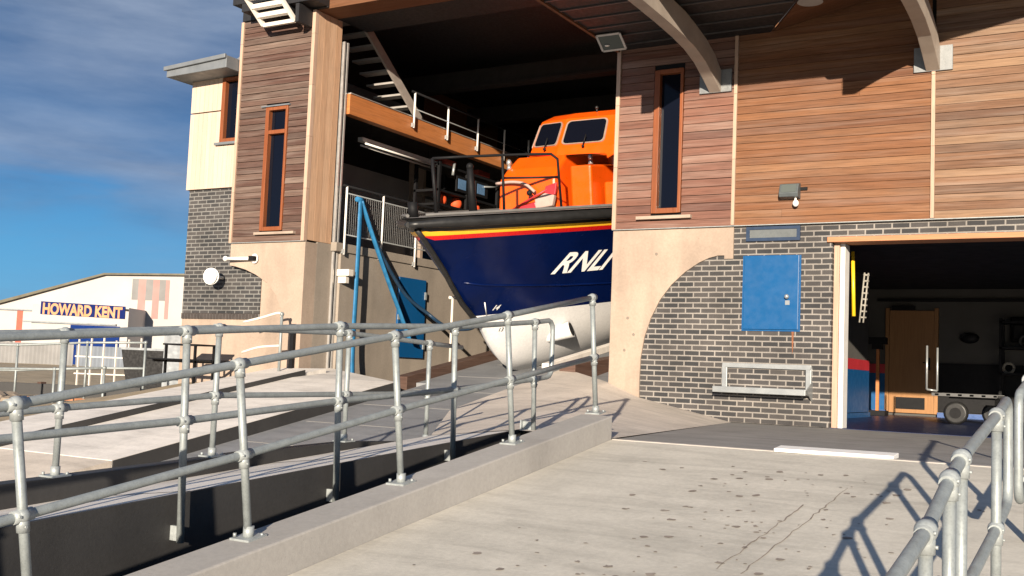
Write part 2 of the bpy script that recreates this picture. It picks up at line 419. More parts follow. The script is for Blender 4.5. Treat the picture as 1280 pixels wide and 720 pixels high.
# dark edging of the slip deck (the side wall of the trough)
m = MB()
m.hexa([(-10.118,-6.15,P(-6.15)-.4),(-10.10,-6.15,P(-6.15)-.4),(-10.10,-.9,P(-.9)-.4),(-10.118,-.9,P(-.9)-.4),
        (-10.118,-6.15,P(-6.15)-.004),(-10.10,-6.15,P(-6.15)-.004),(-10.10,-.9,P(-.9)-.004),(-10.118,-.9,P(-.9)-.004)])
m.hexa([(-12.209,-6.3,P(-6.3)-.1),(-12.19,-6.3,P(-6.3)-.1),(-12.19,-.6,P(-.6)-.1),(-12.209,-.6,P(-.6)-.1),
        (-12.209,-6.3,P(-6.3)+.095),(-12.19,-6.3,P(-6.3)+.095),(-12.19,-.6,P(-.6)+.07),(-12.209,-.6,P(-.6)+.07)])
struct(m.build('slip_edging', M['dark_wall']))

# ------------------------------------------------------------------ low walls beside the ramp
def kt(y): return .195 + SL*(y+5.3)
m = MB()
ya, yb = -18.0, -5.3
m.hexa([(-4.68,ya,kt(ya)-1.2),(-4.347,ya,kt(ya)-1.2),(-4.347,yb,-.6),(-4.68,yb,-.6),(-4.68,ya,kt(ya)),(-4.347,ya,kt(ya)),(-4.347,yb,kt(yb)),(-4.68,yb,kt(yb))])
k = m.build('kerb_wall', M['conc_kerb'], bevel=.012)
tag(k, 'pale cast concrete upstand kerb running down the left edge of the ramp slab', 'kerb wall')
m = MB()
pts = [(-15,WK(-5.3,-15)),(-9.5,WK(-5.3,-9.5)),(-7.5,WK(-5.3,-7.5)),(-5.4,WK(-5.3,-5.4))]
m.prism([(-5.3,y,z+.004) for y,z in pts] + [(-5.3,-5.4,-1.6),(-5.3,-15,-3)], (.03,0,0))
k = m.build('retaining_wall', M['dark_wall'])
tag(k, 'black tarred retaining wall below the narrow walkway, striped with railing shadows', 'retaining wall')
m = MB()
uts = [(-15,-.60),(-10.06,-.306),(-8.48,-.233),(-7.82,-.193),(-6.43,-.150),(-5.1,-.195)]
m.prism([(-6.5,y,z) for y,z in uts] + [(-6.5,-5.1,-.9),(-6.5,-15,-3)], (-.14,0,0))
k = m.build('upstand', M['dark_wall'])
tag(k, 'low black upstand along the far edge of the walkway, beside the slip', 'upstand')

# ------------------------------------------------------------------ the boathouse
FX0, FX1 = -12.85, -6.9          # the boat opening
house = thing('boathouse', 'lifeboat station with cedar cladding, dark brick and a tall open boat door', 'boathouse', (-6.9,0,0))
def hp(name, mb, mat, parent=house, bevel=0): return mb.build(name, mat, parent, bevel)

# --- concrete piers: right one with its quarter arch, left one mirrored
def arch_pts(cx, cz, rx, rz, a0, a1, n=18):
    return [(cx + rx*math.cos(math.radians(lerp(a0,a1,k/n))), cz + rz*math.sin(math.radians(lerp(a0,a1,k/n)))) for k in range(n+1)]
# measured curve of the right arch: (-6.41,.27) .. (-5.96,1.88) .. (-5.26,2.31)
arc = [(-6.405,.25),(-6.41,.5),(-6.40,.85),(-6.35,1.15),(-6.26,1.42),(-6.13,1.68),(-5.96,1.90),(-5.76,2.08),(-5.55,2.215),(-5.40,2.28),(-5.27,2.31)]
ring = [(-6.9,-.3),(-6.9,2.71),(-5.05,2.71),(-5.05,2.26),(-5.18,2.26),(-5.18,2.31)] + arc[::-1] + [(-6.405,-.3)]
m = MB(); m.prism([(x,-.03,z) for x,z in ring], (0,.45,0)); m.box(-6.9,-6.45,.42,.9,-.3,7.0)
pier = hp('concrete_pier', m, M['conc_wall'], bevel=.006)
for x, z in ((-6.62,1.42),(-6.52,1.18),(-6.66,.95),(-6.2,2.35)):
    m = MB(); m.tube([(x,-.031,z),(x,-.0325,z)], [.022,.02], 9); m.build('tie_hole', plain('tie_hole_grey', (.20,.165,.135), .9), pier)
arcl = [(-13.24,.40),(-13.27,.9),(-13.32,1.46),(-13.40,1.63),(-13.49,1.78),(-13.70,1.98),(-13.98,2.13),(-14.25,2.23),(-14.5,2.29)]
ring = [(FX0,-.3),(FX0,2.71),(-14.64,2.71),(-14.64,2.31)] + arcl[::-1] + [(-13.24,-.3)]
m = MB(); m.prism([(x,-.03,z) for x,z in ring], (0,.32,0))
hp('concrete_pier', m, M['conc_wall'], bevel=.006)
m = MB(); m.box(FX0-.3,FX0+.001,.29,.70,-.6,2.74); m.box(-13.3,FX0-.3,.29,.6,-.6,2.7)
hp('jamb_wall', m, M['conc_inner'])

# --- brickwork
m = MB()
bayL, bayR, lintz = -3.69, 4.0, 2.46
m.box(-6.42,bayL,.0,.34,-.3,2.40); m.box(-5.06,bayL,.0,.34,2.40,2.715); m.box(bayL,bayR,.0,.34,2.53,2.715)
hp('brick_wall', m, M['brick'])
m = MB()
m.box(-16.0,-14.02,.16,.5,1.44,2.9); m.box(-16.0,-14.65,.16,.5,2.9,3.79)
hp('brick_wall', m, M['brick_left'])
m = MB()                                        # soldier course
for k in range(24): m.box(-16.0+k*.0825, -16.0+k*.0825+.068, .145, .3, 1.33, 1.437, 0)
m.box(-16.0,-14.02,.155,.3,1.335,1.43,1)
hp('soldier_course', m, [plain('soldier_brick', (.05,.04,.036), .8, 0, .3, 9), M['pale_grey']])
m = MB(); m.box(-16.0,-13.2,.17,.6,-.5,1.33); m.box(-14.02,-13.2,.18,.6,1.33,2.6)
hp('base_wall', m, M['conc_wall'])

# --- cladding: real boards on a dark backing
def boards(name, x0, x1, z0, z1, y, mat, holes=(), h=.115, gap=.006, seed=1, th=.022, parent=house):
    rnd = random.Random(seed); m = MB()
    z = z0
    while z < z1 - .02:
        zt = min(z + h - gap*rnd.uniform(.6,1.4), z1)
        segs = [(x0, x1)]
        for hx0, hx1, hz0, hz1 in holes:
            if z < hz1 and zt > hz0:
                ns = []
                for a, b in segs:
                    if hx0 > a and hx1 < b: ns += [(a, hx0), (hx1, b)]
                    else: ns.append((a, b))
                segs = ns
        for a, b in segs:
            cuts = [a]
            if b - a > 2.0 and rnd.random() < .12: cuts.append(a + (b-a)*rnd.uniform(.25,.75))
            cuts.append(b)
            for c, d in zip(cuts[:-1], cuts[1:]):
                t = rnd.random(); jut = rnd.uniform(0,.005)
                v = [(c,y-th-.010-jut,z),(d-.003,y-th-.010-jut,z),(d-.003,y,z),(c,y,z),(c,y-th+.004-jut,zt),(d-.003,y-th+.004-jut,zt),(d-.003,y,zt),(c,y,zt)]
                m.hexa(v, 0, t)
        z += h
    # dark backing behind the boards, cut round the openings
    def back(a, b, c, d): m.box(a, b, y+.001, y+.03, c, d, 1)
    xs = x0
    for hx0, hx1, hz0, hz1 in sorted(holes):
        back(xs, hx0, z0, z1); back(hx0, hx1, z0, hz0); back(hx0, hx1, hz1, z1); xs = hx1
    back(xs, x1, z0, z1)
    return hp(name, m, [mat, M['black']], parent)
WZ = 2.72
boards('cladding', -5.03, -2.45, WZ, 5.7, -.03, M['wood_right'], seed=3, h=.105, gap=.003)
boards('cladding', -2.40, .17, WZ, 6.3, -.03, wood('cedar_cladding_brown', [(.145,.073,.041),(.21,.112,.063),(.108,.059,.039),(.255,.155,.093),(.165,.085,.049)], .9, wear=.35), seed=5, h=.105, gap=.003)
boards('cladding', -6.84, -5.08, WZ, 5.7, -.03, M['wood_pier'], holes=[(-6.30,-5.83,2.93,5.06)], seed=8)
boards('cladding', -14.58, -12.92, WZ, 6.87, -.03, M['wood_tower'], holes=[(-13.93,-13.38,2.91,5.19)], seed=12)
m = MB()                                         # rear wall of the upper storey, so the bays are solid
m.box(-6.87,.2,.02,.3,2.72,7.4)
# trims
def trim(x0, x1, z0, z1, y=-.085):
    t = MB(); zz = z0; k = 0
    while zz < z1-.01:
        ze = min(zz + .93, z1); t.box(x0, x1, y, .0, zz, ze-.004, 0, (k*.37) % 1); zz = ze; k += 1
    hp('trim_batten', t, M['wood_trim'])
trim(-5.078,-5.032,2.73,5.6); trim(-2.448,-2.402,2.73,4.64); trim(-6.902,-6.842,2.72,5.6); trim(-14.645,-14.582,2.72,6.86); trim(-12.918,-12.845,2.72,6.87)
hp('rear_wall', m, M['dark_int'])
m = MB(); m.box(-14.6,-12.88,.35,.6,2.75,7.4); hp('rear_wall', m, M['dark_int'])
for xa, xb in ((-6.9,.2),(-14.65,-12.845)):
    m = MB(); m.box(xa,xb,-.075,.0,2.712,2.722); hp('drip_flashing', m, M['galv_plate'])

# timber lining of the door jamb (vertical boards) and its end batten
m = MB()
for k in range(4):
    a = -.0 + k*.165; m.box(FX0-.04, FX0+(.004 if k % 2 else .002), a+.004, a+.161, 2.745, 6.86, 0, random.random())
hp('jamb_lining', m, M['wood_jamb'])
m = MB()
for dx, y in ((.0,.70),(.0,.79)): m.box(FX0-.05,FX0+.045,y,y+.035,.45,6.5)
m.box(FX0-.06,FX0+.02,.735,.79,.45,6.5,1)
hp('door_track', m, [M['track'], M['black']])
# header over the opening
m = MB(); m.box(FX0-.02,FX1+.02,-.02,.52,6.87,7.4, 0, .3)
hp('door_header', m, M['wood_soffit'])
m = MB(); m.box(FX0,FX1,.53,1.36,6.87,7.4); hp('door_housing', m, M['grey_soffit'])

# --- windows
def window(x0, x1, z0, z1, y, mullion=None, fw=.085, lean=0, pane_mat='glass'):
    m = MB()
    m.box(x0,x0+fw,y-.05,y+.10,z0,z1,0,.2); m.box(x1-fw*.55,x1,y-.05,y+.10,z0,z1,0,.7)
    m.box(x0+fw,x1-fw*.55,y-.05,y+.10,z0,z0+.07,0,.4); m.box(x0+fw,x1-fw*.55,y-.05,y+.10,z1-.06,z1,0,.9)
    if mullion: m.box(x0+fw,x1-fw*.55,y-.045,y+.09,mullion-.035,mullion+.035,0,.5)
    w = hp('window', m, M['wood_frame'], bevel=.004)
    p = MB(); p.box(x0+fw,x1-fw*.55,y+.04,y+.06,z0+.06,z1-.05); p.build('pane', M[pane_mat], w)
    return w
w = window(-6.29,-5.84,2.94,5.05,-.03)
m = MB(); m.box(-6.50,-5.66,-.13,-.05,2.85,2.895); m.build('sill', M['conc_wall'], w)
w = window(-13.92,-13.39,2.92,5.18,-.03, 4.72)
m = MB(); m.box(-14.0,-13.06,-.13,-.05,2.845,2.89); m.build('sill', M['conc_wall'], w)
m = MB(); m.box(-14.02,-13.34,-.10,-.04,5.185,5.21); m.build('head_flashing', M['roof_grey'], w)

# --- left wing: pale vertical boards, corner window, eaves
m = MB()
x = -16.04
while x < -14.66:
    x1 = min(x+.115, -14.655)
    for z0, z1 in ((3.80,5.27),(5.295,5.95)):
        if x1 > -15.22 and z1 > 4.68:
            if z0 < 4.6: m.box(x+.002,x1-.002,.10,.16,z0,4.60,0,random.random())
            continue
        m.box(x+.002,x1-.002,.10,.16,z0,z1,0,random.random())
    x = x1
m.box(-16.03,-14.66,.161,.3,3.79,5.95,1)
hp('pale_cladding', m, [M['wood_pale'], M['black']])
w = window(-15.21,-14.66,4.66,5.90,.12)
m = MB(); m.box(-15.3,-14.655,.03,.12,4.61,4.655); m.build('sill', M['roof_grey'], w)
m = MB(); m.box(-16.02,-15.9,.2,6,-.5,6.0); m.box(-16.0,-14.6,5.9,6,0,6)
hp('side_wall', m, M['conc_wall'])
m = MB()
m.prism([(-16.22,-.40,5.90),(-16.22,-.40,6.08),(-14.66,-.40,6.16),(-14.66,-.40,5.93)], (0,6.5,0))
m.prism([(-16.26,-.45,6.02),(-16.26,-.45,6.10),(-14.66,-.45,6.18),(-14.66,-.45,6.10)], (0,.049,0))
m.prism([(-15.5,.3,6.14),(-14.66,.3,6.14),(-14.66,.3,6.52),(-14.85,.3,6.46)], (0,5,0))
hp('wing_roof', m, M['roof_grey'], bevel=.01)

# --- canopy over the right bays, curved brackets, timber soffit
CX = -6.88; CD = -3.1; CZ = 5.42
m = MB()
poly = [(CX,-.06,CZ),(-4.58,-.06,CZ),(-2.70,CD,CZ),(CX,CD,CZ)]
m.prism(poly, (0,0,.12), 0)
for k in range(7):
    y = -.35 - k*.42
    m.box(CX+.03, -4.62 - (y+.06)*.606, y-.012, y+.012, CZ-.02, CZ-.003, 1)
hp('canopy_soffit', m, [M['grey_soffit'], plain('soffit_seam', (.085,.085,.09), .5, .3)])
def sz(x, y): return CZ + .2*max(0, x+4.58+.606*y)
m = MB()
nb = 18
for k in range(nb):
    y0 = -.06 + (CD+.06)*k/nb; y1 = -.06 + (CD+.06)*(k+1)/nb - (-.006)
    xa0, xa1 = -4.575-.606*y0, -4.575-.606*y1
    m.hexa([(xa0,y0,sz(xa0,y0)),(xa1,y1,sz(xa1,y1)),(3.5,y1,sz(3.5,y1)),(3.5,y0,sz(3.5,y0)),
            (xa0,y0,sz(xa0,y0)+.03),(xa1,y1,sz(xa1,y1)+.03),(3.5,y1,sz(3.5,y1)+.03),(3.5,y0,sz(3.5,y0)+.03)], 0, random.random())
m.prism([(-4.5,0,CZ+.05),(3.5,0,sz(3.5,0)+.05),(3.5,CD,sz(3.5,CD)+.05),(-2.65,CD,CZ+.05)], (0,0,.1), 1)
hp('timber_soffit', m, [M['wood_soffit'], M['roof_grey']])
m = MB()
m.box(CX-.03,CX+.02,CD,-.09,CZ-.03,CZ+.16, 0, .8); m.prism([(CX,CD-.001,CZ-.03),(-2.7,CD-.001,CZ-.03),(3.5,CD-.001,sz(3.5,CD)-.03),(3.5,CD-.001,sz(3.5,CD)+.16),(-2.7,CD-.001,CZ+.16),(CX,CD-.001,CZ+.16)], (0,-.03,0), 0, .3)
hp('fascia', m, M['wood_soffit'])
def bracket(x, w=.17):
    lo = [(-.03,4.60),(-.18,4.66),(-.38,4.73),(-.73,4.90),(-1.10,4.975),(-1.55,5.01),(-2.1,5.03),(-2.9,5.055)]
    lo = [(-.09,4.63),(-.20,4.68),(-.40,4.77),(-.73,4.90),(-1.12,4.985),(-1.55,5.025),(-2.1,5.05),(-2.95,5.07)]
    hi = [(-2.95,5.40),(-1.99,5.385),(-1.5,5.36),(-1.12,5.30),(-.70,5.215),(-.36,5.10),(-.09,4.93)]
    m = MB(); m.prism([(x-w/2,y,z) for y,z in lo+hi], (w,0,0))
    b = hp('bracket', m, M['bracket'], bevel=.006)
    p = MB(); p.box(x-.235,x+.235,-.098,-.05,4.63,4.95); p.build('fixing_plate', M['plate'], b)
bracket(-5.35); bracket(-2.43)
# roof and walls that close the boat hall
m = MB()
m.box(-15.3,FX1+.6,.3,20,7.4,7.6); m.box(-14.30,-12.6,-.45,-.07,6.90,7.05); m.box(-14.64,-12.6,-.07,.3,6.88,7.05); m.box(-12.6,-6.4,-.5,.3,7.4,7.6); m.box(-6.87,3.5,-.05,10,7.4,7.6)
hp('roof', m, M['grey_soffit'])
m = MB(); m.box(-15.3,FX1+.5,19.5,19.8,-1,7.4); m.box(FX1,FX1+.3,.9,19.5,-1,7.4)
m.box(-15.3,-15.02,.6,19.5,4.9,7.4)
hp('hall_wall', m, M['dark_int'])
m = MB(); m.box(-15.2,-15.0,.6,19.5,2.6,4.9); m.box(-15.0,-12.86,.601,.66,2.7,6.9)
hp('gallery_wall', m, M['grey_int'])
m = MB(); m.box(-12.95,-12.75,.84,19.5,-1.2,2.62)
hp('hall_side_wall', m, M['conc_inner'])
m = MB(); m.box(-15.0,-12.72,.66,19.5,2.62,2.78); hp('gallery_floor', m, M['conc_inner'], bevel=.008)
m = MB(); m.box(-12.92,-12.75,.86,19.4,5.18,5.56,0,.4); hp('gallery_beam', m, M['wood_beam'], bevel=.006)
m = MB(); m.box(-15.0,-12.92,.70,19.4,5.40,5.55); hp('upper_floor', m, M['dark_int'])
m = MB(); m.box(-12.93,-12.735,.87,12,5.562,5.58); hp('beam_capping', m, M['track'])
m = MB(); m.box(-14.9,-14.85,6.2,9.5,5.6,7.2,0,.2); hp('partition', m, M['wood_soffit'])
# blue hatch door low in the hall wall
m = MB(); m.box(-12.748,-12.70,2.60,3.50,.77,2.34)
d = hp('door', m, M['blue'], bevel=.004)
m = MB(); m.box(-12.70,-12.685,3.46,3.52,.95,1.1); m.box(-12.70,-12.685,3.46,3.52,1.95,2.1); m.box(-12.70,-12.685,2.58,2.64,1.5,1.6)
m.build('hinge', M['galv_plate'], d)
# doors and windows along the lit part of the gallery
m = MB(); m.box(-14.998,-14.95,7.7,8.6,2.8,4.75); hp('gallery_door', m, M['wood_door'])
m = MB(); m.box(-14.998,-14.93,6.0,7.2,3.1,3.75); hp('gallery_cabinet', m, M['blue'])
m = MB(); m.box(-14.998,-14.92,6.0,7.2,3.76,4.0); hp('gallery_panel', m, M['red'])
m = MB(); m.box(-14.998,-14.93,6.1,7.1,4.05,4.6); hp('notice_board', m, M['white'])
# dark timber baulk along the foot of the hall wall
m = MB()
zz = lambda y: P(y)+dz
m.hexa([(-10.60,-.25,-.3),(-10.36,-.25,-.3),(-10.36,8,.5),(-10.60,8,.5),(-10.60,-.25,zz(-.25)+.14),(-10.36,-.25,zz(-.25)+.14),(-10.36,8,zz(8)+.14),(-10.60,8,zz(8)+.14)],0,.4)
o = m.build('timber_baulk', M['wood_sleeper'], None, .01); tag(o, 'dark brown timber baulk edging the left side of the slip inside the boat hall', 'timber')
m = MB()
m.hexa([(-8.0,.5,.42),(-7.72,.5,.42),(-7.72,9,1.30),(-8.0,9,1.30),(-8.0,.5,.72),(-7.72,.5,.72),(-7.72,9,1.60),(-8.0,9,1.60)],0,.9)
o = m.build('timber_baulk', M['wood_sleeper'], None, .01); tag(o, 'reddish brown timber baulk on the slip beneath the near side of the boat', 'timber')

for y in (5.0,8.0,11.0):
    m = MB(); m.box(-15,FX1,y,y+.18,6.75,7.1); m.box(-15,FX1,y-.06,y+.24,6.70,6.75); hp('roof_beam', m, M['dark_int'])
# --- bay store: lintel, jamb, room
m = MB(); m.box(bayL-.06,bayR,-.045,.34,lintz,2.528,0,.3); hp('lintel', m, M['wood_lintel'], bevel=.004)
m = MB(); m.box(bayL+.001,bayL+.07,.10,.34,0,lintz-.001,0,.2); m.box(bayL+.071,bayL+.13,.16,.40,0,lintz-.001,1)
hp('bay_jamb', m, [M['wood_trim'], M['white']])
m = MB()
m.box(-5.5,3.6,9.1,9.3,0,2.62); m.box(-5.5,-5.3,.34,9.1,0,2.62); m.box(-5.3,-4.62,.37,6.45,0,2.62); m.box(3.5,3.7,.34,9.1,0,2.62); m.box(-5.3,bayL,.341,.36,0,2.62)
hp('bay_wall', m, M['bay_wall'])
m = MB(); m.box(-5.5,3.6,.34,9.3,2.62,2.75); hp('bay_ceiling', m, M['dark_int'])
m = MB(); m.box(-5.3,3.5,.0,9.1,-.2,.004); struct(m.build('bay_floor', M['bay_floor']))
m = MB(); m.box(-5.295,-4.80,9.04,9.095,.10,.86); hp('dado', m, M['blue'])
m = MB(); m.box(-4.62,-4.60,.4,6.46,.10,.86); hp('dado', m, M['blue'])
m = MB(); m.box(-5.295,-4.80,9.04,9.095,.862,1.05); hp('dado_band', m, M['red'])
m = MB(); m.box(-4.62,-4.60,.4,6.46,.862,1.05); hp('dado_band', m, M['red'])
m = MB(); m.box(-3.80,3.5,9.04,9.095,.12,1.10); hp('dado', m, M['black'])
m = MB(); m.box(-4.60,-4.57,.4,6.46,.006,.09); hp('skirting', m, M['blue'])
m = MB(); m.box(-5.25,-4.80,8.97,9.02,.004,.10); m.box(-3.8,3.4,8.98,9.02,.004,.10); hp('skirting', m, plain('blue_skirting', (.05,.10,.26), .4))
m = MB(); m.box(-4.76,-3.88,9.03,9.09,.06,2.17)
d = hp('door', m, M['wood_door'], bevel=.004)
m = MB(); m.box(-4.62,-4.05,9.015,9.029,.14,.38); m.build('kick_plate', M['black'], d)
m = MB(); m.box(-3.98,-3.95,8.98,9.03,.95,1.2); m.tube([(-3.97,8.96,1.1),(-4.08,8.96,1.1)], .012, 8); m.build('handle', M['black'], d)
m = MB(); m.box(-4.70,-4.25,8.93,9.03,2.17,2.26); m.build('door_closer', M['black'], d)
m = MB(); m.box(-4.84,-4.765,9.02,9.09,.06,2.22); m.box(-3.875,-3.80,9.02,9.09,.06,2.22); m.build('door_frame', M['wood_door'], d)
m = MB(); m.box(-5.0,3.4,9.0,9.09,2.36,2.42); hp('cable_tray', m, M['black'])
# blue hatch and glazed vent set in the brickwork
m = MB(); m.box(-4.885,-4.125,-.035,-.002,1.285,2.30)
d = hp('hatch', m, M['blue'], bevel=.006)
m = MB(); m.tube([(-4.27,-.035,1.73),(-4.27,-.075,1.73)], [.022,.03], 12); m.ball((-4.27,-.08,1.73), .032); m.box(-4.30,-4.24,-.042,-.035,1.62,1.68)
m.build('handle', M['steel'], d)
m = MB(); m.prism([(-4.215,-.0035,1.26),(-4.185,-.0035,1.26),(-4.19,-.0035,1.02),(-4.20,-.0035,.95),(-4.206,-.0035,1.05)], (0,.003,0)); m.build('rust_streak', plain('rust_run', (.22,.085,.04), .9, 0, .4, 20), d)
m = MB(); m.box(-4.91,-4.10,-.012,-.002,1.262,1.284); m.box(-4.91,-4.886,-.012,-.002,1.285,2.30); m.box(-4.124,-4.10,-.012,-.002,1.285,2.30); m.build('frame', M['blue'], d)
m = MB()
m.box(-4.87,-4.12,-.03,-.002,2.50,2.545); m.box(-4.87,-4.12,-.03,-.002,2.66,2.70); m.box(-4.87,-4.82,-.03,-.002,2.545,2.66); m.box(-4.165,-4.12,-.03,-.002,2.545,2.66)
d = hp('vent', m, plain('dull_blue_frame', (.012,.030,.07), .5))
m = MB(); m.box(-4.82,-4.165,-.016,-.003,2.545,2.66); m.build('pane', plain('dusty_pane', (.13,.14,.14), .3), d)

# ------------------------------------------------------------------ fittings on the front
t = thing('wall_tray', 'stainless steel fold-down tray in a frame on the brick wall below the blue hatch', 'tray', (-4.54,0,.4))
m = MB(); m.box(-5.16,-3.93,-.05,-.003,.755,.815); m.box(-5.16,-5.09,-.05,-.003,.47,.755); m.box(-4.0,-3.93,-.05,-.003,.47,.755)
m.build('frame', M['steel'], t, .004)
m = MB(); m.prism([(-5.20,-.30,.425),(-5.20,-.30,.475),(-5.20,-.01,.475),(-5.20,-.01,.40)], (1.27,0,0)); m.box(-5.20,-3.93,-.31,-.295,.41,.49)
m.build('shelf', M['steel'], t, .004)
m = MB(); m.prism([(-3.928,-.29,.48),(-3.928,-.0,.60),(-3.928,-.0,.33)], (.012,0,0)); m.build('side_bracket', M['steel'], t)

t = thing('floodlight', 'small grey floodlight with a sensor bulb on the orange cladding above the bay door', 'floodlight', (-4.2,-.06,3.1))
m = MB(); m.prism([(-4.37,-.07,3.05),(-4.37,-.20,3.07),(-4.37,-.22,3.12),(-4.37,-.17,3.25),(-4.37,-.07,3.27)], (.26,0,0)); m.build('housing', plain('grey_lamp_housing', (.10,.115,.12), .5, .3), t, .008)
m = MB(); m.poly([(-4.34,-.2225,3.13),(-4.14,-.2225,3.13),(-4.14,-.178,3.24),(-4.34,-.178,3.24)]); m.build('lens', M['flood_glass'], t)
m = MB(); m.tube([(-4.16,-.13,3.06),(-4.16,-.14,3.02)], .015, 8); m.ball((-4.155,-.14,2.985), .042, sc=(1,1,1.15)); m.build('sensor', M['white'], t)
m = MB(); m.box(-4.11,-4.02,-.09,-.055,3.17,3.21); m.build('cable_gland', M['black'], t)

def tilt_flood(name, label, c, w, h, grp=None):
    t = thing(name, label, 'floodlight', c)
    c = Vector(c); ax = Vector((1,0,0)); ay = Vector((0,.45,-.30)).normalized(); az = ax.cross(ay)
    if az.z > 0: az = -az
    m = MB(); m.obox(c, ax*w, ay*h, az*.02); m.obox(c-az*.05, ax*w*.7, ay*h*.7, az*.04); m.build('housing', plain('floodlight_grey', (.10,.105,.105), .45, .4), t, .005)
    m = MB()
    for sx in (-1,1): m.obox(c+ax*w*sx+az*.022, ax*.016, ay*h, az*.008)
    for sy in (-1,1): m.obox(c+ay*h*sy+az*.022, ax*w, ay*.016, az*.008)
    m.build('bezel', M['track'], t)
    m = MB(); m.obox(c+az*.0215, ax*(w-.015), ay*(h-.015), az*.003); m.build('lens', M['flood_glass'], t)
    m = MB(); m.ball(c+az*.028-ax*w*.45-ay*(-h*.35), .03, sc=(1.3,1,.35)); m.build('bright_spot', M['white'], t)  # flattened white ball paints the bright spot low on the lens
    m = MB(); m.tube([c-az*.05, c-az*.09+Vector((0,0,.08)), (c.x, c.y, CZ)], .02, 8); m.build('arm', M['black'], t)
    return t
tilt_flood('floodlight', 'large framed floodlight hanging under the canopy edge above the boat opening', (-6.66,-.80,5.33), .18, .14)
tilt_flood('floodlight', 'grey floodlight hung beneath the timber soffit over the bay', (-2.88,-2.1,5.20), .17, .14)
t = thing('ceiling_lamp', 'round pale lamp under the timber soffit between the two curved brackets', 'lamp', (-3.72,-1.2,5.35))
m = MB(); m.tube([(-3.72,-1.2,5.54),(-3.72,-1.2,5.42)], .05, 12); m.build('stem', M['black'], t)
m = MB(); m.tube([(-3.72,-1.2,5.42),(-3.72,-1.2,5.36)], [.13,.16], 20); m.build('shade', M['galv_plate'], t)
# louvred metal box hung from the eaves of the left tower
t = thing('louvre_box', 'white framed louvre box slung under the eaves of the left tower', 'louvre', (-13.3,-.6,6.5))
e0 = Vector((-13.98,-.66,7.03)); ex = Vector((.74,0,.0)); ey = Vector((.16,.30,-.42))
m = MB()
for k in (0,1): m.obox(e0+ex*.5+ey*k, ex*.5, Vector((0,.03,0)), Vector((0,0,.035)))
for k in (0,1): m.obox(e0+ex*k+ey*.5, Vector((.035,0,0)), ey*.5, Vector((0,.03,.02)))
m.build('frame', M['offwhite'], t, .004)
m = MB()
for k in (.33,.66): m.obox(e0+ex*.5+ey*k, ex*.48, Vector((0,.012,.045)), Vector((0,.03,-.01)))
m.build('slat', M['offwhite'], t)
m = MB(); m.obox(e0+ex*.5+ey*.45+Vector((0,.16,.12)), ex*.47, Vector((0,.10,0)), Vector((0,0,.18))); m.box(-13.0,-12.92,-.45,-.1,6.55,6.88); m.build('housing', M['grey_soffit'], t)

t = thing('globe_lamp', 'white round globe lamp on the dark brick of the left wing', 'lamp', (-14.95,-.05,2.1))
m = MB(); m.tube([(-14.97,-.12,2.10),(-14.955,-.17,2.10)], [.15,.155], 28); m.ball((-14.955,-.17,2.10), .15, 24, 10, (1,.35,1)); m.build('globe', M['mirror_lamp'], t)
m = MB(); m.tube([(-14.97,.16,2.10),(-14.97,-.12,2.10)], .03, 10); m.build('stem', M['white'], t)
t = thing('bracket_light', 'slim white arm with a small black head on the concrete beside the left arch', 'wall light', (-14.0,-.1,2.40))
m = MB(); m.tube([(-14.62,-.16,2.42),(-14.05,-.10,2.42)], .032, 10); m.ball((-14.62,-.16,2.42), .05); m.build('arm', M['white'], t)
m = MB(); m.ball((-14.0,-.06,2.42), .085, sc=(1,.5,1.1)); m.build('mount', M['white'], t)
m = MB(); m.box(-14.05,-13.93,-.17,-.09,2.38,2.46); m.build('head', M['black'], t)

# ------------------------------------------------------------------ hall fittings
def gallery_rail(label, ys, z0, z1, foot, mids, infill=True):
    t = thing('gallery_railing', label, 'railing', (-12.7, ys[0], z0), 'steel railings inside the boat hall')
    X = -12.69
    for y in ys:
        m = MB(); m.tube([(X,y,foot),(X,y,z1)], .021, 10); p = m.build('post', M['white'], t)
        q = MB(); q.box(X-.05,X+.012,y-.03,y+.03,foot+.02,foot+.10); q.build('bracket', M['steel'], p)
    m = MB(); m.tube([(X,ys[0]-.1,z1),(X,ys[-1],z1)], .022, 10); m.build('handrail', M['black'], t)
    for z in mids:
        m = MB(); m.tube([(X,ys[0],z),(X,ys[-1],z)], .012, 8); m.build('rail', M['steel'], t)
    if infill:
        m = MB(); y = ys[0]+.05
        while y < ys[-1]: m.tube([(X,y,mids[0]),(X,y,mids[-1])], .0035, 4, cap=False); y += .06
        z = mids[0]+.06
        while z < mids[-1]: m.tube([(X,ys[0],z),(X,ys[-1],z)], .0035, 4, cap=False); z += .06
        o = m.build('mesh_panel', M['mesh'], t)
gallery_rail('mesh panelled railing with white posts along the concrete gallery behind the blue hose', [.84,1.94,3.04,4.19,5.3,6.4,7.5], 2.78, 3.83, 2.57, (2.94,3.70))
gallery_rail('slim post railing above the orange timber beam', [2.8,4.0,5.17,6.29,7.4], 5.56, 6.05, 5.33, (5.72,), False)
t = thing('staircase', 'steep open stair with white treads rising from the orange beam', 'staircase', (-13.1,3.0,5.58))
m = MB(); m.prism([(-12.98,3.55,5.60),(-12.98,1.2,7.35),(-12.98,1.2,7.12),(-12.98,3.25,5.60)], (.05,0,0)); m.build('stringer', plain('pale_stringer', (.30,.26,.23), .5), t)
m = MB()
for k in range(9): m.box(-13.75,-12.99,3.30-k*.245,3.52-k*.245,5.66+k*.185,5.70+k*.185)
m.build('tread', plain('worn_tread', (.30,.28,.26), .6), t)
t = thing('strip_light', 'long twin fluorescent fitting under the gallery beam', 'strip light', (-13.3,3.0,4.9))
m = MB(); m.box(-13.36,-13.24,1.9,4.5,4.92,5.0); m.build('batten', plain('strip_batten', (.55,.52,.48), .5), t)
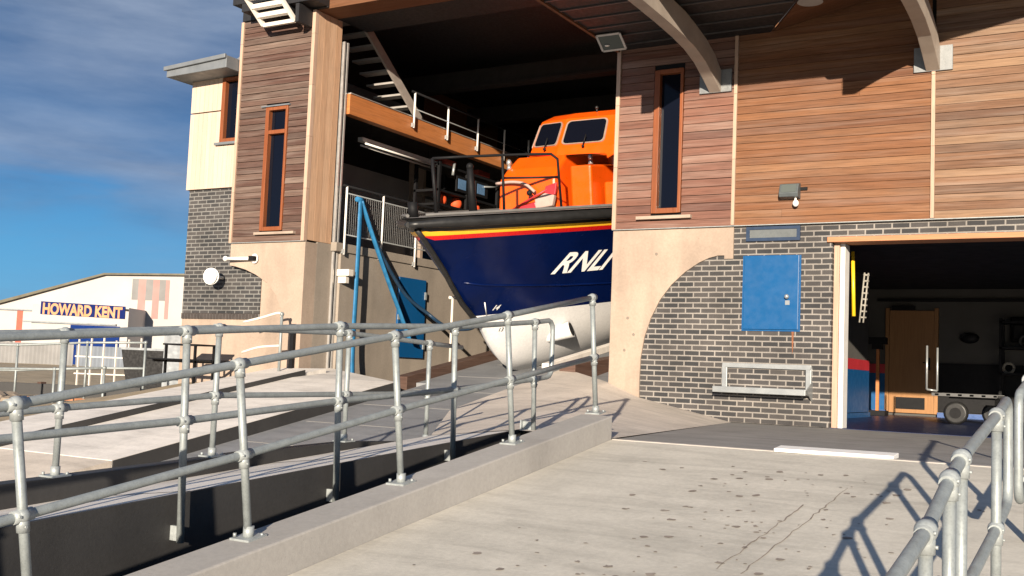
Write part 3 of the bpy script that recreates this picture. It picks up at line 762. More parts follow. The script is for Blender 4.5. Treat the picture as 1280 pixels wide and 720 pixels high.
m = MB(); m.tube([(-13.20,1.95,4.88),(-13.20,4.45,4.88)], .02, 8); m.tube([(-13.40,2.05,4.88),(-13.40,4.5,4.88)], .02, 8); m.build('tube', M['white'], t)
m = MB(); m.box(-13.3,-13.29,2.2,2.22,5.0,5.4); m.box(-13.3,-13.29,4.2,4.22,5.0,5.4); m.build('hanger', M['black'], t)
# kit rack on the gallery beyond the bow
t = thing('kit_rack', 'dark equipment rack with two screens and orange kit behind the bow', 'rack', (-13.2,5.5,2.78))
m = MB()
for y in (4.35,5.45,6.75): m.box(-13.15,-13.09,y,y+.07,2.78,5.0); m.box(-13.75,-13.69,y,y+.07,2.78,5.0)
for z in (3.45,4.05,4.35,4.9): m.box(-13.75,-13.10,4.35,6.8,z,z+.05)
m.build('frame', M['black'], t)
for y, z in ((5.02,4.45),(5.80,4.47)):
    m = MB(); m.box(-13.12,-13.08,y,y+.50,z,z+.34); p = m.build('screen', M['black'], t)
    m = MB(); m.box(-13.079,-13.074,y+.05,y+.36,z+.06,z+.28); m.build('display', M['screen'], p)
for y in (4.75,5.35,6.1):
    m = MB(); m.ball((-13.3,y,4.22), .16, sc=(.8,.9,.9)); m.build('lifejacket', M['lifejacket'], t)
tinm = plain('dull_red_tin', (.20,.03,.02), .5)
for ya, yb in ((4.6,5.0),(5.9,6.4)):
    m = MB(); m.box(-13.5,-13.1,ya,yb,4.97,5.08); m.build('tin', tinm, t)
m = MB(); m.tube([(-13.05,4.8,4.75),(-13.05,4.85,5.02)], .03, 8); m.tube([(-13.05,6.1,4.72),(-13.05,6.8,4.82)], .02, 8); m.build('hook', M['steel'], t)

# blue lay-flat hose draped from the gallery rail
m = MB()
def path(pts, n=14):
    out = []
    P_ = [Vector(p) for p in pts]; P_ = [2*P_[0]-P_[1]] + P_ + [2*P_[-1]-P_[-2]]
    for i in range(1, len(P_)-2):
        for k in range(n):
            t = k/n; a,b,c,d = P_[i-1:i+3]
            out.append(.5*((2*b)+(c-a)*t+(2*a-5*b+4*c-d)*t*t+(3*b-a-3*c+d)*t**3))
    out.append(P_[-2]); return out
m.tube(path([(-12.60,1.14,3.60),(-12.58,1.12,2.8),(-12.57,1.10,1.9),(-12.56,1.08,.9),(-12.5,1.05,.2)]), .055, 10, flat=.5)
m.tube(path([(-12.60,1.16,3.60),(-12.58,1.55,2.95),(-12.56,2.0,2.25),(-12.53,2.42,1.62),(-12.5,2.75,1.10)]), .05, 10, flat=.5)
m.tube(path([(-12.60,1.20,3.58),(-12.57,1.72,2.78),(-12.5,2.5,2.0),(-12.3,3.1,1.62),(-11.9,2.9,1.45),(-11.3,2.35,1.33),(-10.6,1.95,1.32),(-10.25,1.8,1.50)]), .035, 10, mat=1)
o = m.build('hose', [M['hose'], M['hose_dark']]); tag(o, 'blue lay-flat hose draped in long strands from the gallery railing', 'hose')
m = MB(); m.tube([(-12.62,1.05,3.62),(-12.62,1.24,3.62)], .05, 8); m.build('loop', M['hose'], o)
# door guide block
m = MB(); m.box(-12.80,-12.52,.80,.94,2.18,2.30); m.box(-12.78,-12.6,.82,.92,2.05,2.17)
o = m.build('guide_block', M['offwhite'], None, .006); tag(o, 'pale steel guide block projecting from the door track beside the hose', 'guide block')
m = MB(); m.hexa([(-8.15,.2,.60),(-8.02,.2,.60),(-8.02,6,1.62),(-8.15,6,1.62),(-8.15,.2,.72),(-8.02,.2,.72),(-8.02,6,1.74),(-8.15,6,1.74)])
o = m.build('cradle_rail', M['conc_pale'], None, .01); tag(o, 'pale cradle rail just above the reddish baulk beneath the boat', 'rail')
t = thing('stanchion', 'slender pale stanchion on the slip to the left of the bow', 'stanchion', (-11.5,2.68,.6))
m = MB(); m.tube([(-11.5,2.68,.55),(-11.5,2.68,1.92)], .024, 10); m.build('post', M['offwhite'], t)
m = MB(); m.tube([(-11.52,2.6,1.93),(-11.42,2.9,1.93)], .03, 10); m.build('cap', M['offwhite'], t)

# ------------------------------------------------------------------ the lifeboat
TH = math.atan(.18); CT, ST = math.cos(TH), math.sin(TH); BO = Vector((-9.3,-1.85,2.66))
def W(s, w, h): return BO + Vector((h, s*CT - w*ST, s*ST + w*CT))
def prof(s, s0, B, L, e):
    if s <= s0: return 0.0
    return B*(1-(1-min((s-s0)/(L-s0),1))**e)
def interp(x, pts):
    if x <= pts[0][0]: return pts[0][1]
    for (a,b),(c,d) in zip(pts[:-1], pts[1:]):
        if x <= c: return b+(d-b)*(x-a)/(c-a)
    return pts[-1][1]
STEM = [(0,.0),(.23,-.14),(.485,-.40),(.866,-.80),(1.05,-1.04),(1.3,-1.33),(1.55,-1.54),(1.8,-1.74),(2.08,-2.13),(2.38,-2.41),(2.63,-2.55),(3.1,-2.66),(4,-2.72),(14,-2.72)]
def keel(s): return interp(s, STEM)
LV = [('deck',.05,(0,2.42,5.5,2.2)),('f1',-.15,(.12,2.40,5.5,2.0)),('yb',-.215,(.2,2.38,5.5,2.0)),('rb',-.28,(.25,2.35,5.6,1.9)),('chine',None,(.95,2.1,6,1.6)),('wl',-1.545,(1.6,1.95,6,1.5))]
def chz(s): return interp(s, [(.95,-.93),(1.5,-1.05),(2.5,-1.14),(4,-1.22),(14,-1.25)])
def half_at(s, w):
    """half breadth of the hull at station s, height w"""
    pts = section(s); 
    for (h0,w0),(h1,w1) in zip(pts[:-1], pts[1:]):
        if w1 <= w <= w0 and w0 > w1: return h1+(h0-h1)*(w-w1)/(w0-w1)
    return 0
def section(s):
    wk = keel(s); out = []
    for n, z, pr in LV:
        zz = chz(s) if z is None else z
        if zz < wk: out.append((0.0, wk)); continue
        out.append((prof(s, *pr), zz))
    # make every point at or above the stem line taper to it
    b = out[-1][0]; top = out[-1][1]
    if top <= wk + 1e-4: out += [(0, wk)]*5
    else:
        for k in range(1, 6):
            f = 1-k/5; z = wk + (top-wk)*f
            out.append((b*f**.62, z))
    return out
boat = thing('lifeboat', 'navy and white lifeboat with orange wheelhouse resting bow outward on the slip', 'lifeboat', tuple(W(6,-2.7,0)))
SS = [0,.1,.2,.3,.42,.55,.7,.86,1.0,1.15,1.3,1.45,1.6,1.8,2.0,2.2,2.4,2.65,2.9,3.2,3.6,4,4.5,5,5.5,6,7,8,9.5,11,12.5,14]
m = MB()
secs = [section(s) for s in SS]
rowmat = [0,1,2,3,3,4,4,4,4,4]          # fender band, yellow, red, navy, navy, white...
for side in (1,-1):
    for i in range(len(SS)-1):
        for r in range(10):
            q = [W(SS[i],secs[i][r][1],side*secs[i][r][0]), W(SS[i+1],secs[i+1][r][1],side*secs[i+1][r][0]),
                 W(SS[i+1],secs[i+1][r+1][1],side*secs[i+1][r+1][0]), W(SS[i],secs[i][r+1][1],side*secs[i][r+1][0])]
            if side > 0: q = q[::-1]
            d = []
            for p in q:
                if not d or (p-d[-1]).length > 1e-4: d.append(p)
            if len(d) > 2 and (d[0]-d[-1]).length < 1e-4: d.pop()
            if len(d) >= 3: m.poly(d, rowmat[r], .5, True)
m.poly([W(14,w,h) for h,w in secs[-1]] + [W(14,w,-h) for h,w in secs[-1][::-1]], 3)
hull = m.build('hull', [M['rubber'], M['yellow'], M['redstripe'], M['navy'], M['antifoul']], boat)
# black rubber stem band
m = MB(); m.tube([W(s-.015, keel(s)+.02, 0) for s in (.2,.35,.5,.7,.866,1.05,1.2,1.3,1.45,1.55,1.68,1.8)], .045, 8); m.build('stem_band', M['rubber'], boat)
# fender, bulging round the deck edge
m = MB()
for side in (1,-1):
    m.tube([W(s-.01, -.03, side*(prof(s,0,2.42,5.5,2.2)+.0)) for s in SS[:-1]], [.045,.05,.06,.068] + [.075]*(len(SS)-5), 10)
m.build('fender', M['rubber'], boat)
m = MB()
dk = [W(s,.066,prof(s,0,2.42,5.5,2.2)) for s in SS] + [W(s,.066,-prof(s,0,2.42,5.5,2.2)) for s in SS[::-1][:-1]]
m.poly(dk); m.build('deck', M['deck'], boat)
m = MB()
m.tube([W(s,.10,prof(s,0,2.42,5.5,2.2)-.03) for s in SS[2:-1]], .024, 8); m.tube([W(s,.10,-prof(s,0,2.42,5.5,2.2)+.03) for s in SS[2:-1]], .024, 8)
m.build('toe_rail', plain('grey_toe_rail', (.13,.125,.12), .7), boat)
# spray rail on the chine
m = MB(); m.tube([W(s,chz(s),half_at(s,chz(s))+.004) for s in (1.15,1.4,1.8,2.2,2.7,3.2,4,5,6,8)], .016, 6); m.build('spray_rail', M['navy'], boat)
# lettering follows the plating
def hull_text(txt, s0, w0, size, mat, name, shear=0, xs=1, off=0, lift=.008):
    vs, fs = text_polys(txt, size, shear, xs, off)
    m = MB(); out = []
    for v in vs:
        s = s0 + v.x; w = w0 + v.y
        out.append(W(s, w, half_at(s, w) + lift))
    m.faces(out, fs); return m.build(name, mat, boat)
hull_text('RNLI', 2.36, -.94, .46, M['letter'], 'hull_letters', .38, .98, .012)
hull_text('14', 1.80, -1.47, .11, M['letter'], 'draught_mark', .1, .9, .004, .012)
hull_text('13', 2.02, -1.84, .09, M['black'], 'draught_mark', .1, .9, .0, .012)
hull_text('12', 2.22, -2.10, .09, M['black'], 'draught_mark', .1, .9, .0, .012)
m = MB(); m.tube([W(1.62,-1.33,half_at(1.62,-1.33)+.01),W(1.78,-1.545,half_at(1.78,-1.545)+.01)], .010, 6); m.build('draught_line', M['letter'], boat)
# bow thruster fairing on the white bottom
a = W(3.02,-2.10,half_at(3.02,-2.10)-.16); b_ = W(3.16,-1.93,half_at(3.16,-1.93)+.20)
ax = (b_-a).normalized(); m = MB()
m.tube([a, a.lerp(b_,.3), a.lerp(b_,.7), b_], [.05,.10,.125,.14], 24); m.build('thruster_fairing', M['antifoul'], boat)
m = MB(); m.tube([b_-ax*.01, b_+ax*.004], [.115,.115], 24); m.build('thruster_opening', M['black'], boat)

# superstructure, all in the boat's frame: local (s, w, h)
def lbox(m, s0, s1, w0, w1, h0, h1, mat=0, rake=0.0, tum=0.0):
    v = [W(s0,w0,h0),W(s0,w0,h1),W(s1,w0,h1),W(s1,w0,h0),W(s0+rake,w1,h0+tum),W(s0+rake,w1,h1-tum),W(s1,w1,h1-tum),W(s1,w1,h0+tum)]
    m.hexa(v, mat)
# fore cabin: low orange coachroof with sloped front
m = MB()
fr = [(3.35,.06),(3.40,.62),(3.62,.80),(3.95,1.00),(5.3,1.05),(5.3,.06)]
hw = [.50,.48,.45,.42,.58,.62]
L_ = [W(s,w,-h) for (s,w),h in zip(fr,hw)]; R2 = [W(s,w,h+.14) for (s,w),h in zip(fr,hw)]
nn = len(fr)
m.faces(L_+R2, [tuple(range(nn))[::-1], tuple(range(nn,2*nn))] + [(k,(k+1)%nn,(k+1)%nn+nn,k+nn) for k in range(nn)])
m.build('fore_cabin', M['orange'], boat, .05)
# white and red draped gear on the face of the fore cabin
gear = plain('pale_canvas', (.40,.29,.25), .8)
m = MB(); m.tube(path([W(3.34,.56,-.50),W(3.31,.57,-.15),W(3.29,.52,.10),W(3.29,.38,.28)],6), .038, 10, flat=.7); m.build('rolled_canvas', gear, boat)
m = MB(); m.prism([W(3.26,.08,.34),W(3.26,.12,.66),W(3.28,.30,.70),W(3.30,.34,.50),W(3.28,.24,.32)], (0,-.10,0)); m.build('kit_bag', gear, boat, .02)
m = MB(); m.prism([W(3.30,.08,-.05),W(3.30,.08,.34),W(3.31,.20,.30),W(3.31,.14,.02)], (0,-.08,0)); m.build('red_cover', M['red'], boat, .015)
m = MB(); m.prism([W(3.33,.28,.44),W(3.33,.30,.66),W(3.34,.52,.70),W(3.34,.46,.48)], (0,-.05,0)); m.build('red_cover', M['red'], boat, .015)
m = MB(); m.tube([W(3.32,.10,-.2),W(3.29,.28,.20),W(3.30,.42,.52)], .016, 8); m.build('strap', M['red'], boat)
m = MB(); m.ball(W(3.2,.37,.22), .05); m.build('cleat', M['black'], boat)
# lockers to the right of the fore cabin
m = MB(); lbox(m, 3.75,4.9,.06,.80,.72,1.12); m.build('deck_locker', M['orange'], boat, .04)
m = MB(); lbox(m, 4.1,5.2,.06,.50,1.18,1.55); m.build('deck_locker', M['orange'], boat, .04)
# wheelhouse: raked multi-facet front
def wh(s, w, h): return W(s, w, h)
z0, z1, z2 = .95, 1.55, 2.28
lowr = [(6.15,-1.34),(5.72,-1.12),(5.46,-.40),(5.46,.74),(5.70,1.42),(6.15,1.66),(9.5,1.68),(9.5,-1.40)]
def ringat(w, grow, back):
    return [W(s+back, w, h*grow) for s,h in lowr]
rA = ringat(.06,1.10,-.30); rB = ringat(.95,1.05,-.10); rC = ringat(1.20,1.0,.02); rD = ringat(1.77,.95,.40); rE = ringat(1.88,.82,.66)
m = MB()
for lo, hi in ((rA,rB),(rB,rC),(rC,rD),(rD,rE)):
    for k in range(8): m.poly([lo[k], lo[(k+1)%8], hi[(k+1)%8], hi[k]])
m.poly(rE)
wheel = m.build('wheelhouse', M['orange'], boat, .03)
def face_pt(k, u, v, off):
    a, b = rC[k].lerp(rC[k+1], u), rD[k].lerp(rD[k+1], u)
    p = a.lerp(b, v); n = (rC[k+1]-rC[k]).cross(rD[k]-rC[k]).normalized()
    if n.y > 0: n = -n
    return p + n*off
def facet_window(k, u0, u1, v0=.10, v1=.90):
    def rr(e, off, n=5):
        pts = []
        cu = .10; du = (u1-u0); dv = (v1-v0)
        for cx, cy, a0 in ((u1-cu*du-e, v1-.16*dv-e, 0),(u0+cu*du+e, v1-.16*dv-e, 90),(u0+cu*du+e, v0+.16*dv+e, 180),(u1-cu*du-e, v0+.16*dv+e, 270)):
            for j in range(n):
                a = math.radians(a0+90*j/(n-1)); pts.append(face_pt(k, cx+cu*du*math.cos(a), cy+.16*dv*math.sin(a), off))
        return pts
    m = MB(); out = rr(0,.022); inn = rr(.0,.03)
    cen = sum(out, Vector())/len(out)
    inn = [cen + (p-cen)*.925 for p in out]
    n = len(out)
    for j in range(n): m.poly([out[j], out[(j+1)%n], inn[(j+1)%n], inn[j]])
    back = [p - (face_pt(k,.5,.5,1)-face_pt(k,.5,.5,0))*.03 for p in out]
    for j in range(n): m.poly([back[j], back[(j+1)%n], out[(j+1)%n], out[j]])
    f = m.build('window', plain('pale_window_seal', (.27,.20,.16), .6), boat)
    m = MB(); d = (face_pt(k,.5,.5,1)-face_pt(k,.5,.5,0))
    pan = [p - d*.006 for p in inn]; m.poly(pan); m.build('pane', M['glass'], f)
facet_window(1,.05,.92); facet_window(2,.04,.84); facet_window(3,.08,.92); facet_window(0,.15,.9); facet_window(4,.1,.9)
m = MB()
for h,s in ((-.72,5.55),(.15,5.45),(1.05,5.56)):
    m = MB(); m.tube([W(s-.02,1.22,h),W(s+.03,1.42,h+.05)], .012, 6); m.ball(W(s-.02,1.21,h), .03); m.build('wiper', M['black'], boat)
m = MB(); m.tube([W(6.1,1.86,.15),W(6.1,1.93,.15)], .02, 8); m.ball(W(6.1,1.95,.15), .035); m.build('aerial', M['rubber'], boat)
m = MB(); lbox(m, 5.26,5.32,.55,.70,-.30,-.05); m.build('vent', M['rubber'], boat)
m = MB(); m.tube([W(5.62,1.12,-1.15),W(5.35,1.05,-.3),W(5.35,1.0,.45),W(5.5,.98,1.05)], .014, 6); m.build('grab_line', M['redstripe'], boat)
for s, w, h in ((3.66,.82,-.42),(4.2,.84,.90)):
    m = MB(); m.tube([W(s,w-.02,h),W(s,w+.05,h)], [.05,.03], 10); m.ball(W(s,w+.10,h), .045, sc=(1,1,1.3)); m.build('deck_light', M['steel'], boat)
# black guard rail round the foredeck
def grail(hside):
    m = MB()
    m.tube([W(.9,.08,hside*.55),W(.9,.95,hside*.55)], .022, 8)
    return m
m = MB()
R1 = [(.85,-.66),(1.4,-.98),(2.2,-1.28)]
top = [W(1.3,.97,-.42),W(1.6,.975,-.05),W(2.1,.98,.38),W(2.4,.975,.72),W(2.62,.965,.98),W(2.68,.88,1.06)]
m.tube(top + [W(2.70,.08,1.08)], .022, 8); m.tube([W(2.2,.62,.30),W(2.5,.60,.80),W(2.69,.595,1.07)], .018, 8)
m.tube([W(2.1,.07,.36),W(2.1,.98,.38)], .024, 8); m.tube([W(1.3,.07,-.40),W(1.3,.97,-.42)], .03, 8)
m.build('guard_rail', M['black'], boat)
m = MB(); m.tube([W(1.75,.07,.0),W(1.72,.80,.0)], [.07,.05], 10); m.ball(W(1.72,.82,0), .06); m.build('bollard', M['black'], boat)
m = MB(); m.tube([W(.75,.07,-.45),W(.75,.30,-.45)], .08, 10); m.build('bollard', M['black'], boat)

# ------------------------------------------------------------------ tubular railings
def tube_rail(label, X, tops, mids, feet, posts, group, path_top=None, end_loop=False, foot='plate', r=.0242, tilt=0.0):
    """tops/mids/feet: functions of y; posts: list of y"""
    t = thing('handrail', label, 'railing', (X, posts[0], feet(posts[0])), group)
    yA, yB = path_top
    lean = .0
    ysamp = sorted(set([yA, yB] + [y for y in posts if yA < y < yB]))
    if end_loop:
        zt, zm = tops(yB), mids(yB); rr = .09; loop = []
        for a in (90,60,30,0): loop.append((X, yB-rr+rr*math.cos(math.radians(a)), zt-rr+rr*math.sin(math.radians(a))))
        for a in (0,-30,-60,-90): loop.append((X, yB-rr+rr*math.cos(math.radians(a)), zm+rr+rr*math.sin(math.radians(a))))
        ys_ = [y for y in ysamp if y < yB-rr-.02]
        m = MB(); m.tube([(X,y,tops(y)) for y in ys_] + loop + [(X,y,mids(y)) for y in ys_[::-1]], r, 14); m.build('rail', M['galv'], t)
    else:
        m = MB(); m.tube([(X,y,tops(y)) for y in ysamp], r, 14); m.build('top_rail', M['galv'], t)
        m = MB(); m.tube([(X,y,mids(y)) for y in ysamp], r, 14); m.build('mid_rail', M['galv'], t)
    for y in posts:
        yt, ym = y-tilt, y-tilt*.5
        m = MB(); m.tube([(X,y,feet(y)),(X,yt,tops(yt))], r*.98, 14); p = m.build('post', M['galv'], t)
        dy = .05; slt = (tops(yt+dy)-tops(yt-dy))/(2*dy)
        for yc, zz in ((yt, tops(yt)), (ym, mids(ym))):
            m = MB(); m.ball((X,yc,zz), r*1.62, 16, 10)
            m.tube([(X,yc-.052,zz-.052*slt),(X,yc+.052,zz+.052*slt)], r*1.30, 14); m.tube([(X,yc+tilt*.075,zz-.075),(X,yc,zz)], r*1.28, 14)
            m.tube([(X+r*1.2,yc,zz-.05),(X+r*1.62,yc,zz-.05)], .007, 6); m.tube([(X+r*1.2,yc-.035,zz),(X+r*1.62,yc-.035,zz)], .007, 6)
            m.build('clamp_fitting', M['galv_plate'], p)
        if foot == 'plate':
            m = MB(); z = feet(y); s = (feet(y+.05)-feet(y-.05))/.1
            m.hexa([(X-.075,y-.075,z-.075*s),(X+.075,y-.075,z-.075*s),(X+.075,y+.075,z+.075*s),(X-.075,y+.075,z+.075*s)] + [(X-.075,y-.075,z-.075*s+.012),(X+.075,y-.075,z-.075*s+.012),(X+.075,y+.075,z+.075*s+.012),(X-.075,y+.075,z+.075*s+.012)])
            m.tube([(X,y,z),(X,y,z+.07)], r*1.35, 14)
            for a in (-.055,.055): m.tube([(X+a,y+a,z+.01),(X+a,y+a,z+.03)], .011, 6)
            m.build('base_plate', M['galv_plate'], p)
        elif foot == 'side':
            m = MB(); z = feet(y); m.box(X-.115,X-.018,y-.012,y+.012,z+.01,z+.10); m.box(X-.122,X-.11,y-.05,y+.05,z,z+.11); m.build('side_bracket', M['galv_plate'], p)
    return t
lin = lambda pts: (lambda y: interp_lin(y, pts))
def interp_lin(y, pts):
    pts = sorted(pts)
    if y <= pts[0][0]: (a,b),(c,d) = pts[0], pts[1]
    elif y >= pts[-1][0]: (a,b),(c,d) = pts[-2], pts[-1]
    else:
        for (a,b),(c,d) in zip(pts[:-1], pts[1:]):
            if a <= y <= c: break
    return b+(d-b)*(y-a)/(c-a)
G1 = 'galvanised railings round the ramps'
tube_rail('galvanised two-rail handrail bolted along the top of the pale kerb wall', -4.57,
    lin([(-13,.06),(-11.354,.32),(-9.922,.545),(-8.453,.78),(-6.954,1.017),(-5.366,1.294)]), lin([(-13,-.48),(-11.281,-.201),(-9.83,.022),(-8.36,.268),(-6.85,.498),(-5.28,.735)]),
    kt, [-14.2,-12.7,-11.20,-9.771,-8.283,-6.754,-5.205], G1, (-15.5,-5.36), tilt=.155)
tube_rail('galvanised handrail with a looped end, side-fixed to the black retaining wall', -5.19,
    lin([(-12.6,.52),(-11.06,.633),(-9.76,.735),(-8.28,.85),(-6.76,.93),(-5.36,1.055)]), lin([(-12.6,.0),(-11.02,.105),(-9.73,.180),(-8.28,.298),(-6.74,.392),(-5.3,.503)]),
    lin([(-12.5,-.75),(-9.7,-.57),(-8.22,-.45),(-6.68,-.226),(-5.3,-.01)]), [-12.6,-11.2,-9.71,-8.23,-6.69,-5.29], G1, (-14,-4.97), True, 'side', tilt=.05)
tube_rail('galvanised handrail standing on the low black upstand beside the slip', -6.57,
    lin([(-12.6,.50),(-10.1,.69),(-9.6,.712),(-8.15,.828),(-6.46,.868),(-5.05,.828)]), lin([(-12.6,-.03),(-10.06,.155),(-9.58,.187),(-8.12,.278),(-6.46,.292),(-5.05,.305)]),
    lin([(-12.6,-.45),(-10.06,-.306),(-8.48,-.233),(-7.82,-.193),(-6.43,-.150),(-5.1,-.195)]), [-12.6,-11.1,-9.59,-8.13,-6.46,-5.12], G1, (-14,-4.5), False, 'plate')
# right-hand railings
XR = -.65
tr = lin([(-14,-.40),(-11.18,.01),(-10.9,.05),(-10.75,.075),(-10.283,.232),(-10.0,.296),(-8.895,.447),(-8.5,.51),(-7.77,.585),(-5,.9)])
tr = lin([(-14,-.42),(-11.6,-.05),(-11.18,.012),(-10.98,.045),(-10.78,.09),(-10.283,.232),(-10.0,.296),(-8.895,.449),(-8.45,.512)])
mr = lambda y: tr(y) - .535
fr_ = lambda y: slab_z(y)
tube_rail('galvanised handrail in the right foreground with four ball clamps, ending in a loop', XR, tr, mr, fr_, [-12.2,-10.76,-10.283,-10.0,-8.895], G1, (-13.5,-8.42), True)
tb = lin([(-7.95,.56),(-6,.86),(-3,1.1)])
t = thing('handrail', 'galvanised railing with a rounded end at the right edge, beyond the foreground rail', 'railing', (XR,-7.9,slab_z(-7.9)), G1)
m = MB()
rr = .09; yS = -7.92
def tb_(y): return .585 + .13*(y+7.77)
loop = [(XR, yS+rr-rr*math.cos(math.radians(a)), tb_(yS)-rr+rr*math.sin(math.radians(a))) for a in (90,60,30,0)]
loop2 = [(XR, yS+rr-rr*math.cos(math.radians(a)), tb_(yS)-.60+rr+rr*math.sin(math.radians(a))) for a in (0,-30,-60,-90)]
m.tube([(XR,-5.6,tb_(-5.6)),(XR,-6.7,tb_(-6.7))] + loop + loop2 + [(XR,-6.7,tb_(-6.7)-.6),(XR,-5.6,tb_(-5.6)-.6)], .0242, 14); m.build('rail', M['galv'], t)
for y in (-7.35,-5.65):
    m = MB(); m.tube([(XR,y,slab_z(y)),(XR,y,tb_(y))], .0242, 14); p = m.build('post', M['galv'], t)
    for zz in (tb_(y), tb_(y)-.6):
        m = MB(); m.ball((XR,y,zz), .042, 16, 10); m.tube([(XR,y-.06,zz),(XR,y+.06,zz)], .033, 14); m.build('clamp_fitting', M['galv_plate'], p)

# railings far left, by the yard
def yard_rail(label, pts, h, mid=True):
    t = thing('yard_railing', label, 'railing', pts[0], 'old tube railings by the yard')
    P3 = [Vector(p) for p in pts]
    m = MB(); m.tube([p+Vector((0,0,h)) for p in P3], .024, 10); m.build('top_rail', M['galv'], t)
    if mid: m = MB(); m.tube([p+Vector((0,0,h*.5)) for p in P3], .024, 10); m.build('mid_rail', M['galv'], t)
    for p in P3:
        m = MB(); m.tube([p-Vector((0,0,.4)), p+Vector((0,0,h))], .024, 10); m.ball(p+Vector((0,0,h)), .04); m.build('post', M['galv'], t)
yard_rail('two-rail tube railing between the sandy yard and the pale slip deck', [(-24.2,-2.9,-.42),(-22.9,-1.9,-.38),(-21.55,-1.05,-.35),(-20.24,-.28,-.33),(-18.97,.42,-.22),(-17.56,.70,-.18)], 1.04)
yard_rail('low single tube rail in front of the sandy yard railing', [(-18.6,-2.3,-.46),(-17.4,-1.5,-.42),(-16.6,-1.05,-.36)], .70, False)
t = thing('entry_handrail', 'short pale handrail with a dark post at the foot of the left concrete arch', 'handrail', (-12.96,-.4,.45))
m = MB(); m.tube(path([(-13.75,-.5,1.25),(-13.4,-.45,1.33),(-13.02,-.42,1.42),(-12.96,-.4,1.35)],5), .022, 10); m.tube(path([(-13.75,-.5,.72),(-13.4,-.45,.82),(-12.96,-.4,.86)],5), .02, 10); m.build('rail', M['offwhite'], t)
m = MB(); m.tube([(-12.96,-.4,.40),(-12.96,-.4,1.40)], .026, 10); m.ball((-12.96,-.4,1.40), .04); m.build('post', M['galv'], t)
m = MB(); m.box(-13.02,-12.94,-.10,-.035,.36,1.25); m.build('dark_strip', M['black'], t)  # narrow black upright box against the pier front

# black steel tables near the left wing
for (x, y, lab) in ((-14.75,-.75,'black steel picnic table against the pale base of the left wing'),):
    t = thing('picnic_table', lab, 'table', (x,y,.1))
    zb = .14
    m = MB(); m.box(x-.42,x+.42,y-.25,y+.25,zb+.66,zb+.69); m.build('table_top', M['black'], t)
    for s in (-1,1):
        m = MB(); m.box(x-.42,x+.42,y+s*.5-.09,y+s*.5+.09,zb+.40,zb+.425); m.build('bench', M['black'], t)
        m = MB(); m.box(x+s*.36-.018,x+s*.36+.018,y-.5,y+.5,zb+.36,zb+.40); m.box(x+s*.36-.018,x+s*.36+.018,y-.24,y-.2,zb,zb+.66); m.box(x+s*.36-.018,x+s*.36+.018,y+.2,y+.24,zb,zb+.66); m.build('leg', M['black'], t)

# ------------------------------------------------------------------ bay store contents
t = thing('hand_trolley', 'low black boat trolley with a tall loop handle inside the open bay', 'trolley', (-2.6,5.0,0))
m = MB(); m.tube([(-3.33,5.0,1.30),(-3.33,5.0,.56)], .018, 8); m.tube([(-3.17,5.05,1.27),(-3.17,5.05,.54)], .018, 8); m.tube([(-3.33,5.0,.56),(-3.17,5.05,.54)], .018, 8); m.build('handle', M['steel'], t)
m = MB(); m.box(-3.2,-2.2,4.7,4.76,.46,.51); m.box(-3.2,-2.2,5.7,5.76,.46,.51)
for k in range(6): m.box(-3.15+k*.18,-3.09+k*.18,4.7,5.76,.47,.50)
m.build('bed_frame', plain('dull_trolley_frame', (.09,.09,.09), .6), t)
for x, y in ((-2.82,4.72),(-2.35,5.66)):
    m = MB(); m.tube([(x,y-.07,.19),(x,y-.05,.19),(x,y+.05,.19),(x,y+.07,.19)], [.15,.19,.19,.15], 22); p = m.build('wheel', M['rubber'], t)
    q = MB(); q.tube([(x,y-.08,.19),(x,y+.08,.19)], .09, 16); q.build('rim', M['black'], p)
m = MB(); m.box(-2.95,-2.25,4.85,5.6,.34,.45); m.build('undercarriage', M['black'], t)
t = thing('floor_stand', 'black headed stand with a timber pole beside the blue dado', 'stand', (-4.77,8.0,0))
m = MB(); m.box(-4.80,-4.74,7.97,8.03,.1,1.40,0,.5); m.build('pole', M['wood_beam'], t)
m = MB(); m.box(-4.98,-4.60,7.9,8.08,1.42,1.56); m.box(-4.88,-4.68,7.93,8.05,1.32,1.42); m.build('head', M['black'], t)
m = MB(); m.box(-4.95,-4.59,7.82,8.18,.006,.10); m.build('base', M['black'], t)
m = MB(); m.tube([(-3.60,.75,2.42),(-3.56,.70,1.52)], .026, 8); o = m.build('boat_pole', M['yellow_pole']); tag(o, 'yellow pole hanging just inside the left jamb of the bay', 'pole')
t = thing('rope_ladder', 'pale rope ladder hung beside the yellow pole inside the bay', 'rope ladder', (-3.5,1.0,1.4))
m = MB(); m.tube([(-3.49,1.0,2.15),(-3.54,.95,1.45)], .012, 6); m.tube([(-3.45,1.05,2.15),(-3.50,1.0,1.45)], .012, 6); m.build('rope', M['rope'], t)
for k in range(8):
    m = MB(); m.tube([(-3.50-.007*k*.7,.99,2.12-k*.085),(-3.44-.007*k*.7,1.05,2.12-k*.085)], .014, 6); m.build('rung', M['rope'], t)
t = thing('store_shelf', 'dark shelf of coiled gear at the right of the bay', 'shelf', (-1.6,8.6,0))
m = MB()
for z in (.9,1.4,1.9): m.box(-2.6,.5,8.5,9.0,z,z+.04)
for x in (-2.6,-1.1,.45): m.box(x,x+.05,8.5,8.55,0,2.0); m.box(x,x+.05,8.95,9.0,0,2.0)
m.build('frame', M['black'], t)
for k in range(9):
    x = -2.45+k*.32; m = MB(); rr = random.uniform(.08,.13)
    m.tube([(x+rr*math.cos(a),8.72+.03*math.sin(a*2),(1.44 if k % 2 else .94)+rr+rr*math.sin(a)) for a in [2*PI*j/14 for j in range(15)]], .03, 6); m.build('coil', plain('coil_grey', (.06,.06,.06), .7) if k % 3 else M['rope'], t)
